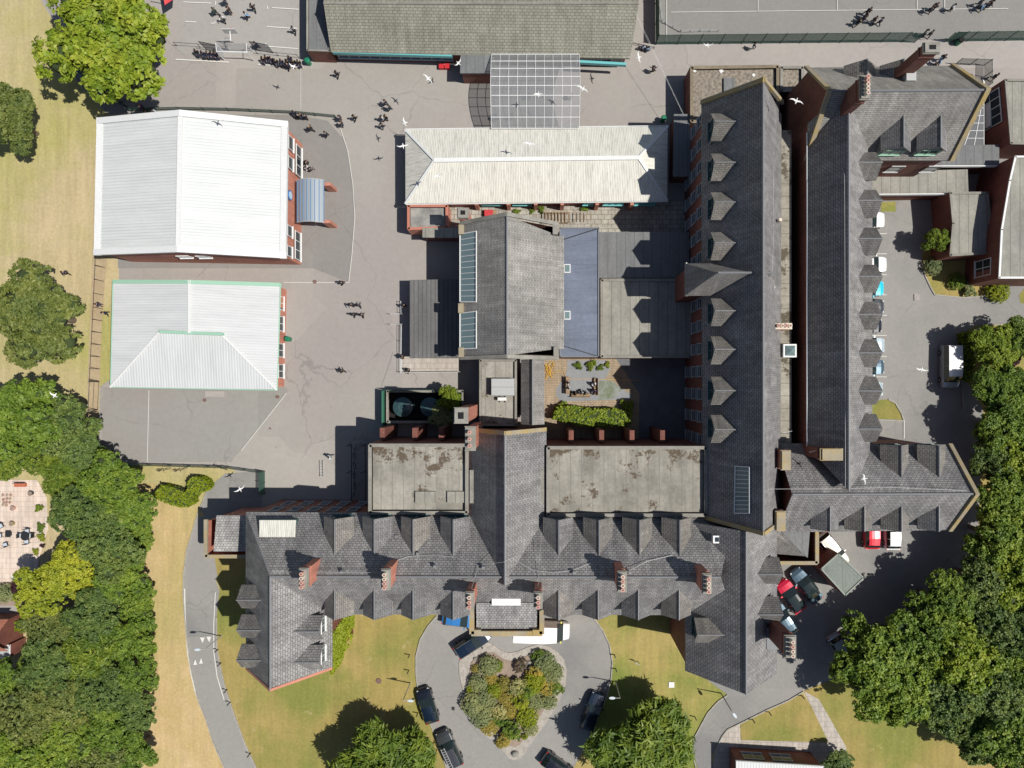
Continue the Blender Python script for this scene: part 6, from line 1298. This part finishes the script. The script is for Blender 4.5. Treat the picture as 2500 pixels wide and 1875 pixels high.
lamp(541, 1552, 480, 1586, 4.0, trim_grey, 'grey lamp post arching over the drive by the white triangles'); lamp(1002, 1667, 1005, 1711, 4.4, trim_grey, 'grey lamp post on the golden lawn left of the circular drive'); lamp(1503, 1664, 1492, 1704, 4.2, trim_grey, 'grey lamp post on the green lawn right of the circular drive'); lamp(1760, 1692, 1795, 1748, 4.4, lead, 'dark lamp post by the curved side drive')
def bollard(px, py, label):
    q = W(px, py); t = tag(MB().tube(q, q + Vector((0, 0, .8)), .06, 8).tube(q + Vector((0, 0, .8)), q + Vector((0, 0, .9)), .075, 8).build('bollard', trim_dark), label, 'bollard', 'black bollards along the drives')
BL = [(533, 1585, 'topmost black bollard right of the left drive'), (540, 1618, 'second black bollard down the left drive'), (555, 1683, 'third black bollard down the left drive'), (563, 1713, 'fourth black bollard down the left drive'), (612, 1838, 'black bollard at the bottom of the left drive'), (1000, 1598, 'upper black bollard left of the circular drive'), (998, 1636, 'second black bollard left of the circular drive'),
      (1020, 1740, 'black bollard beside the black hatchback'), (1047, 1801, 'black bollard between the two cars on the lawn edge'), (1066, 1829, 'black bollard beside the ladder car'), (1500, 1598, 'upper black bollard right of the circular drive'), (1503, 1632, 'lower black bollard right of the circular drive'), (1696, 1749, 'black bollard outside the curve of the side drive'), (1837, 1756, 'lowest black bollard on the triangular lawn edge'), (1877, 1738, 'middle black bollard on the triangular lawn edge'), (1957, 1698, 'top black bollard on the triangular lawn point')]
for b in BL: bollard(*b)
q = W(1548, 1611); fp_ = tag(MB().path([q, q + Vector((0, 0, .9)), q + Vector((.5, -.2, .9)), q + Vector((.5, -.2, 0))], .04, 6).build('hoop_rail', trim_grey), 'small bent grey rail on the green lawn', 'rail')
for x, y, h, lb in ((748.6, 146, 1.1, 'green litter bin at the tiled block corner'), (1621, 287, 1.1, 'green litter bin right of the corrugated hall'), (700, 827, 1.1, 'green litter bin at the lower classroom block'), (2348, 97, 1.1, 'green open bin at the court fence'), (2369, 187, 1.1, 'green open bin inside the small compound')):
    q = W(x, y, 1.0); q.z = 0; t = empty('litter_bin', q, lb, 'litter bin'); bm_ = plain('bin_green', (.01, .17, .09), .45); MB().tube(q, q + Vector((0, 0, .95)), .27, 16, .31).build('body', bm_, t); MB().tube(q + Vector((0, 0, .95)), q + Vector((0, 0, 1.08)), .33, 16, .2 if 'open' not in lb else .3).build('lid', bm_ if 'open' not in lb else soot_and_dark, t)
for x, y, r_, lb in ((925, 1662, .32, 'round rusty manhole cover in the golden lawn'), (769, 688, .22, 'round brown drain cover right of the green gable trim'), (500, 977, .2, 'round drain cover below the classroom block, left'), (678, 969, .2, 'round drain cover below the classroom block, right'), (660, 1046, .1, 'small dark drain hole in the lower yard')):
    q = W(x, y); thing1('manhole_cover', MB().tube(q, q + Vector((0, 0, .13)), r_, 20), plain('rust_iron', (.17, .10, .08), .8), lb, 'manhole cover')
for x, y, a, b, m, lb in ((1639, 1671, .65, .65, trim_white, 'square white inspection cover on the right lawn'), (1107, 1729, .3, .35, trim_dark, 'small dark drain grate on the circular drive'), (2237, 726, .6, .75, asphalt_pale, 'rectangular patch cover in the staff car park'), (857, 737 - 10, .01, .01, lead, ''), (525, 962, 2.3, .7, asphalt_pale, 'pale concrete slab at the classroom block door')):
    if lb: q = W(x, y); thing1('inspection_cover', MB().box(q + Vector((0, 0, .07)), (a, b, .13)), m, lb, 'cover')
# overhead wires
mb = MB()
for a, b in (((1549, 30, 5), (1668, 280, 3.1)), ((1552, 30, 5), (1670, 281, 3.1))): mb.tube(W(*a), W(*b), .008, 4)
thing1('overhead_wire', mb, trim_white, 'pair of thin pale wires slanting over the yard to the dark store', 'wire')
# red crates and red canopy
for x, lb in ((1078, 'left red crate by the tiled block'), (1092, 'right red crate by the tiled block')): q = W(x, 162, .4); t = empty('crate', (q.x, q.y, 0), lb, 'crate'); cr_ = plain('crate_red', (.5, .02, .03), .5); MB().box((q.x, q.y, .25), (.55, .5, .5)).build('body', cr_, t); MB().box((q.x, q.y, .52), (.6, .55, .05)).build('rim', cr_, t)
q = W(1193, 520, .6); t = empty('crate', (q.x, q.y, 0), 'red crate on a pallet between the corrugated hall and the slate gable', 'crate'); MB().box((q.x, q.y, .5), (.95, .7, .5)).build('body', plain('crate_red2', (.5, .03, .04)), t); MB().box((q.x + .1, q.y, .12), (1.6, .9, .2)).build('pallet', wood, t)
t = empty('canopy', W(410, -5), 'corner of a red fabric canopy at the top edge', 'canopy'); MB().slab([[W(396, -30, 2.8), W(428, -30, 2.5), W(426, -4, 2.5), W(402, 12, 2.5)]], .05).build('fabric', plain('red_fabric', (.6, .06, .07), .8), t); MB().tube(W(402, 10), W(402, 10) + Vector((0, 0, 2.5)), .05, 6).build('post', trim_dark, t)
# timber steps and frames behind the assembly hall
st_ = empty('timber_staging', W(1390, 535), 'weathered timber pallets and frames stacked behind the slate gable', 'timber staging')
for k in range(8): q = W(1332 + k * 8, 530, .8); MB().box((q.x, q.y, .8), (.1, 1.3, .08)).build('slat', wood, st_)
for y in (519, 543): q = W(1360, y, .7); MB().box((q.x, q.y, .7), (3.2, .1, .1)).build('beam', wood, st_)
for k in range(5): q = W(1405 + k * 9, 530, .8); MB().box((q.x, q.y, 1.2), (.08, 1.1, .06)).build('slat', wood, st_)
t = empty('trestle', W(1027, 577), 'yellowish wooden trestle leaning by the covered passage', 'trestle'); a = W(1027, 577); MB().path([a + Vector((-.3, .2, 0)), a + Vector((-.3, .3, 1)), a + Vector((.3, 0, 1)), a + Vector((.3, -.1, 0))], .04, 5).build('frame', plain('yellow_wood', (.45, .33, .08)), t)
# hose, pots and benches of the courtyard garden
mb = MB(); q0 = W(1340, 905); pts = [q0 + Vector((.55 * math.cos(k * .7) * (1 - k / 60) + .2 * math.sin(k), 1.2 * math.sin(k * .9) * (1 - k / 70), .14 + k * .003)) for k in range(40)] + [W(1375, 905) + Vector((0, 0, .14)), W(1382, 925) + Vector((0, 0, .14)), W(1440, 925) + Vector((0, 0, .14)), W(1560, 930) + Vector((0, 0, .14))]
mb.path(pts, .025, 5); thing1('garden_hose', mb, plain('hose_yellow', (.62, .36, .04), .6), 'tangled orange yellow hose on the courtyard paving', 'hose')
def bench(px, py, a, label, ln=1.8, m=None):
    t = empty('bench', W(px, py), label, 'bench', rz=R(a)); m = m or wood
    MB().box((0, 0, .44), (ln, .42, .05)).build('seat', m, t, local=True); MB().box((0, -.22, .68), (ln, .05, .35)).build('backrest', m, t, local=True)
    for x in (-ln / 2 + .1, ln / 2 - .1): MB().box((x, 0, .21), (.06, .4, .42)).build('leg', m, t, local=True)
bench(1386, 941, 90 + 180, 'left wooden bench on the grey chippings', 2.0); bench(1418, 965, 0, 'lower wooden bench on the grey chippings', 2.2); bench(1454, 944, 90, 'right wooden bench on the grey chippings', 2.0)
bench(55, 1183, 180, 'reddish wooden bench at the upper patio edge', 1.3, plain('red_wood', (.42, .13, .07))); bench(52, 1408, 0, 'white slatted garden bench at the lower patio edge', 1.5, trim_white)
for i, (x, y) in enumerate([(10, 1208), (20, 1208), (29, 1208), (11, 1219), (20, 1217), (28, 1217), (12, 1227), (19, 1226), (27, 1226), (10, 1232), (18, 1233)]):
    q = W(x, y); t = tag(MB().tube(q, q + Vector((0, 0, .22)), .11, 12, .17).tube(q + Vector((0, 0, .221)), q + Vector((0, 0, .225)), .14, 12, m=1).build('plant_pot', [pot_clay if i % 4 != 1 else pot_pale, soil]), 'terracotta plant pot in the cluster on the pink patio', 'plant pot', 'pots clustered on the patio')
def pot(x, y, m, lb, r_=.28): q = W(x, y); t = empty('planter', q, lb, 'planter'); MB().tube(q, q + Vector((0, 0, .45)), r_ * .75, 14, r_).build('tub', m, t); MB().tube(q + Vector((0, 0, .451)), q + Vector((0, 0, .46)), r_ * .85, 14).build('compost', soil, t)
pot(80, 1203, trim_dark, 'round dark planter near the patio shrubs'); pot(36, 1240, pot_clay, 'clay planter at the end of the patio rail'); pot(34, 1277, stone, 'mossy planter beside the patio chairs')
def chair(x, y, a, lb):
    t = empty('garden_chair', W(x, y), lb, 'chair', 'garden chairs on the patio', rz=R(a)); m = trim_dark; MB().box((0, 0, .42), (.5, .5, .06)).build('seat', m, t, local=True); MB().box((0, .26, .68), (.5, .05, .5)).build('backrest', m, t, local=True); MB().box((0, 0, .48), (.42, .42, .07)).build('cushion', plain('cushion', (.45, .5, .56), .9), t, local=True)
    for sx in (-1, 1):
        for sy in (-1, 1): MB().tube((sx * .22, sy * .22, 0), (sx * .22, sy * .22, .42), .02, 6).build('leg', m, t, local=True)
for x, y, a, lb in ((9, 1282, 30, 'upper left cushioned garden chair on the patio'), (6, 1305, 90, 'middle left cushioned garden chair on the patio'), (20, 1328, 200, 'lower cushioned garden chair on the patio'), (60, 1305, 90, 'left chair at the dark patio table'), (73, 1294, 0, 'upper chair at the dark patio table'), (84, 1305, 270, 'right chair at the dark patio table'), (72, 1320, 180, 'lower chair at the dark patio table')): chair(x, y, a, lb)
t = empty('garden_table', W(72, 1306), 'round dark table with chairs on the patio', 'table'); q = W(72, 1306); MB().tube(q + Vector((0, 0, .7)), q + Vector((0, 0, .74)), .5, 20).build('top', trim_dark, t); MB().tube(q, q + Vector((0, 0, .7)), .05, 8).build('leg', trim_dark, t)
t = empty('side_table', W(26, 1302), 'square dark side table on the patio', 'table'); q = W(26, 1302); MB().box(q + Vector((0, 0, .42)), (.62, .7, .05)).build('top', trim_dark, t); MB().box(q + Vector((0, 0, .2)), (.4, .45, .4)).build('base', trim_dark, t)
# water tanks in their enclosure
te = empty('tank_enclosure', W(1020, 1000), 'concrete walled pit with dark green fence around the water tanks', 'enclosure')
P = [W(946, 955, 1.2), W(1130, 955, 1.2), W(1130, 1030, 1.2), W(946, 1030, 1.2)]; coping(te, P + [P[0]], .28, .2, stone_grey, 'rim'); walls(te, [Vector((p.x, p.y, 0)) for p in P], [1.1] * 4, brick)
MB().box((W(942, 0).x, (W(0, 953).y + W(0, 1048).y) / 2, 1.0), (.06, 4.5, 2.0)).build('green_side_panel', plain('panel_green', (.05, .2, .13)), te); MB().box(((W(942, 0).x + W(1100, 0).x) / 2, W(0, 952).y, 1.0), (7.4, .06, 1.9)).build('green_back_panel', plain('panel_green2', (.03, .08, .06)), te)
MB().poly([P_ - Vector((0, 0, 1.1)) for P_ in P]).build('pit_floor', soot_and_dark, te)
for x, lb in ((982, 'left round dark green water tank'), (1049, 'right round dark green water tank, shaded by the shrub')):
    q = W(x, 994, 2.0); q.z = 0; t = empty('water_tank', q, lb, 'water tank'); tm = plain('tank_green', (.035, .075, .08), .35); mb = MB(); mb.tube(q, q + Vector((0, 0, 1.7)), 1.13, 28, cap=False); mb.tube(q + Vector((0, 0, 1.7)), q + Vector((0, 0, 1.95)), 1.13, 28, .5); mb.build('body', tm, t)
    for a in (.78, 2.35): MB().box(q + Vector((0, 0, 1.95)), (1.7, .07, .09), rz=a).build('strap', tm, t)
    MB().tube(q + Vector((0, 0, 1.95)), q + Vector((0, 0, 2.05)), .16, 12).build('cap', tm, t)
# roof things: skip the rest; bench-like frame in the south yard
fr = empty('bench', W(786, 1150), 'narrow slatted metal bench in the south yard', 'bench'); 
for dx in (-4, 4): MB().tube(W(786 + dx, 1125, .45), W(787 + dx, 1165, .45), .03, 6).build('rail', trim_grey, fr)
for k in range(6): MB().tube(W(782, 1128 + k * 7, .45), W(791, 1128 + k * 7, .45), .02, 5).build('slat', trim_grey, fr)
for y in (1130, 1160): MB().tube(W(786, y), W(786, y, 0) + Vector((0, 0, .44)), .03, 6).build('leg', trim_grey, fr)
# stones in the heart bed
for i, (x, y, r_) in enumerate([(710, 700, .32), (735, 665, .3), (715, 640, .26), (225, 670, .28), (580, 1520, .5), (690, 720, .22), (300, 640, .3)]):
    q = W(*hpt(x, y)); q.z = .15; mb = MB(); rr_ = random.Random(i); n = 9; vs_ = []
    for j, (zz, k) in enumerate(((0, 1), (.6, .85), (1, .45))):
        for a in range(n): s_ = r_ * k * (.85 + .3 * rr_.random()); vs_.append(q + Vector((s_ * math.cos(a * 6.283 / n), s_ * .75 * math.sin(a * 6.283 / n), zz * r_ * .7)))
    mb.mesh(vs_, [(j * n + a, j * n + (a + 1) % n, (j + 1) * n + (a + 1) % n, (j + 1) * n + a) for j in (0, 1) for a in range(n)] + [tuple(range(2 * n, 3 * n))])
    thing1('boulder', mb, stone_grey, ['grey boulder in the soil notch of the heart', 'boulder nearest the small green shrub of the right lobe', 'boulder at the upper rim of the right lobe', 'boulder beside the top left lobe', 'flat pale boulder at the heart tip', 'small boulder left of the right lobe shrubs', 'boulder above the greyish round shrub'][i], 'boulder')
bpy.context.view_layer.update()
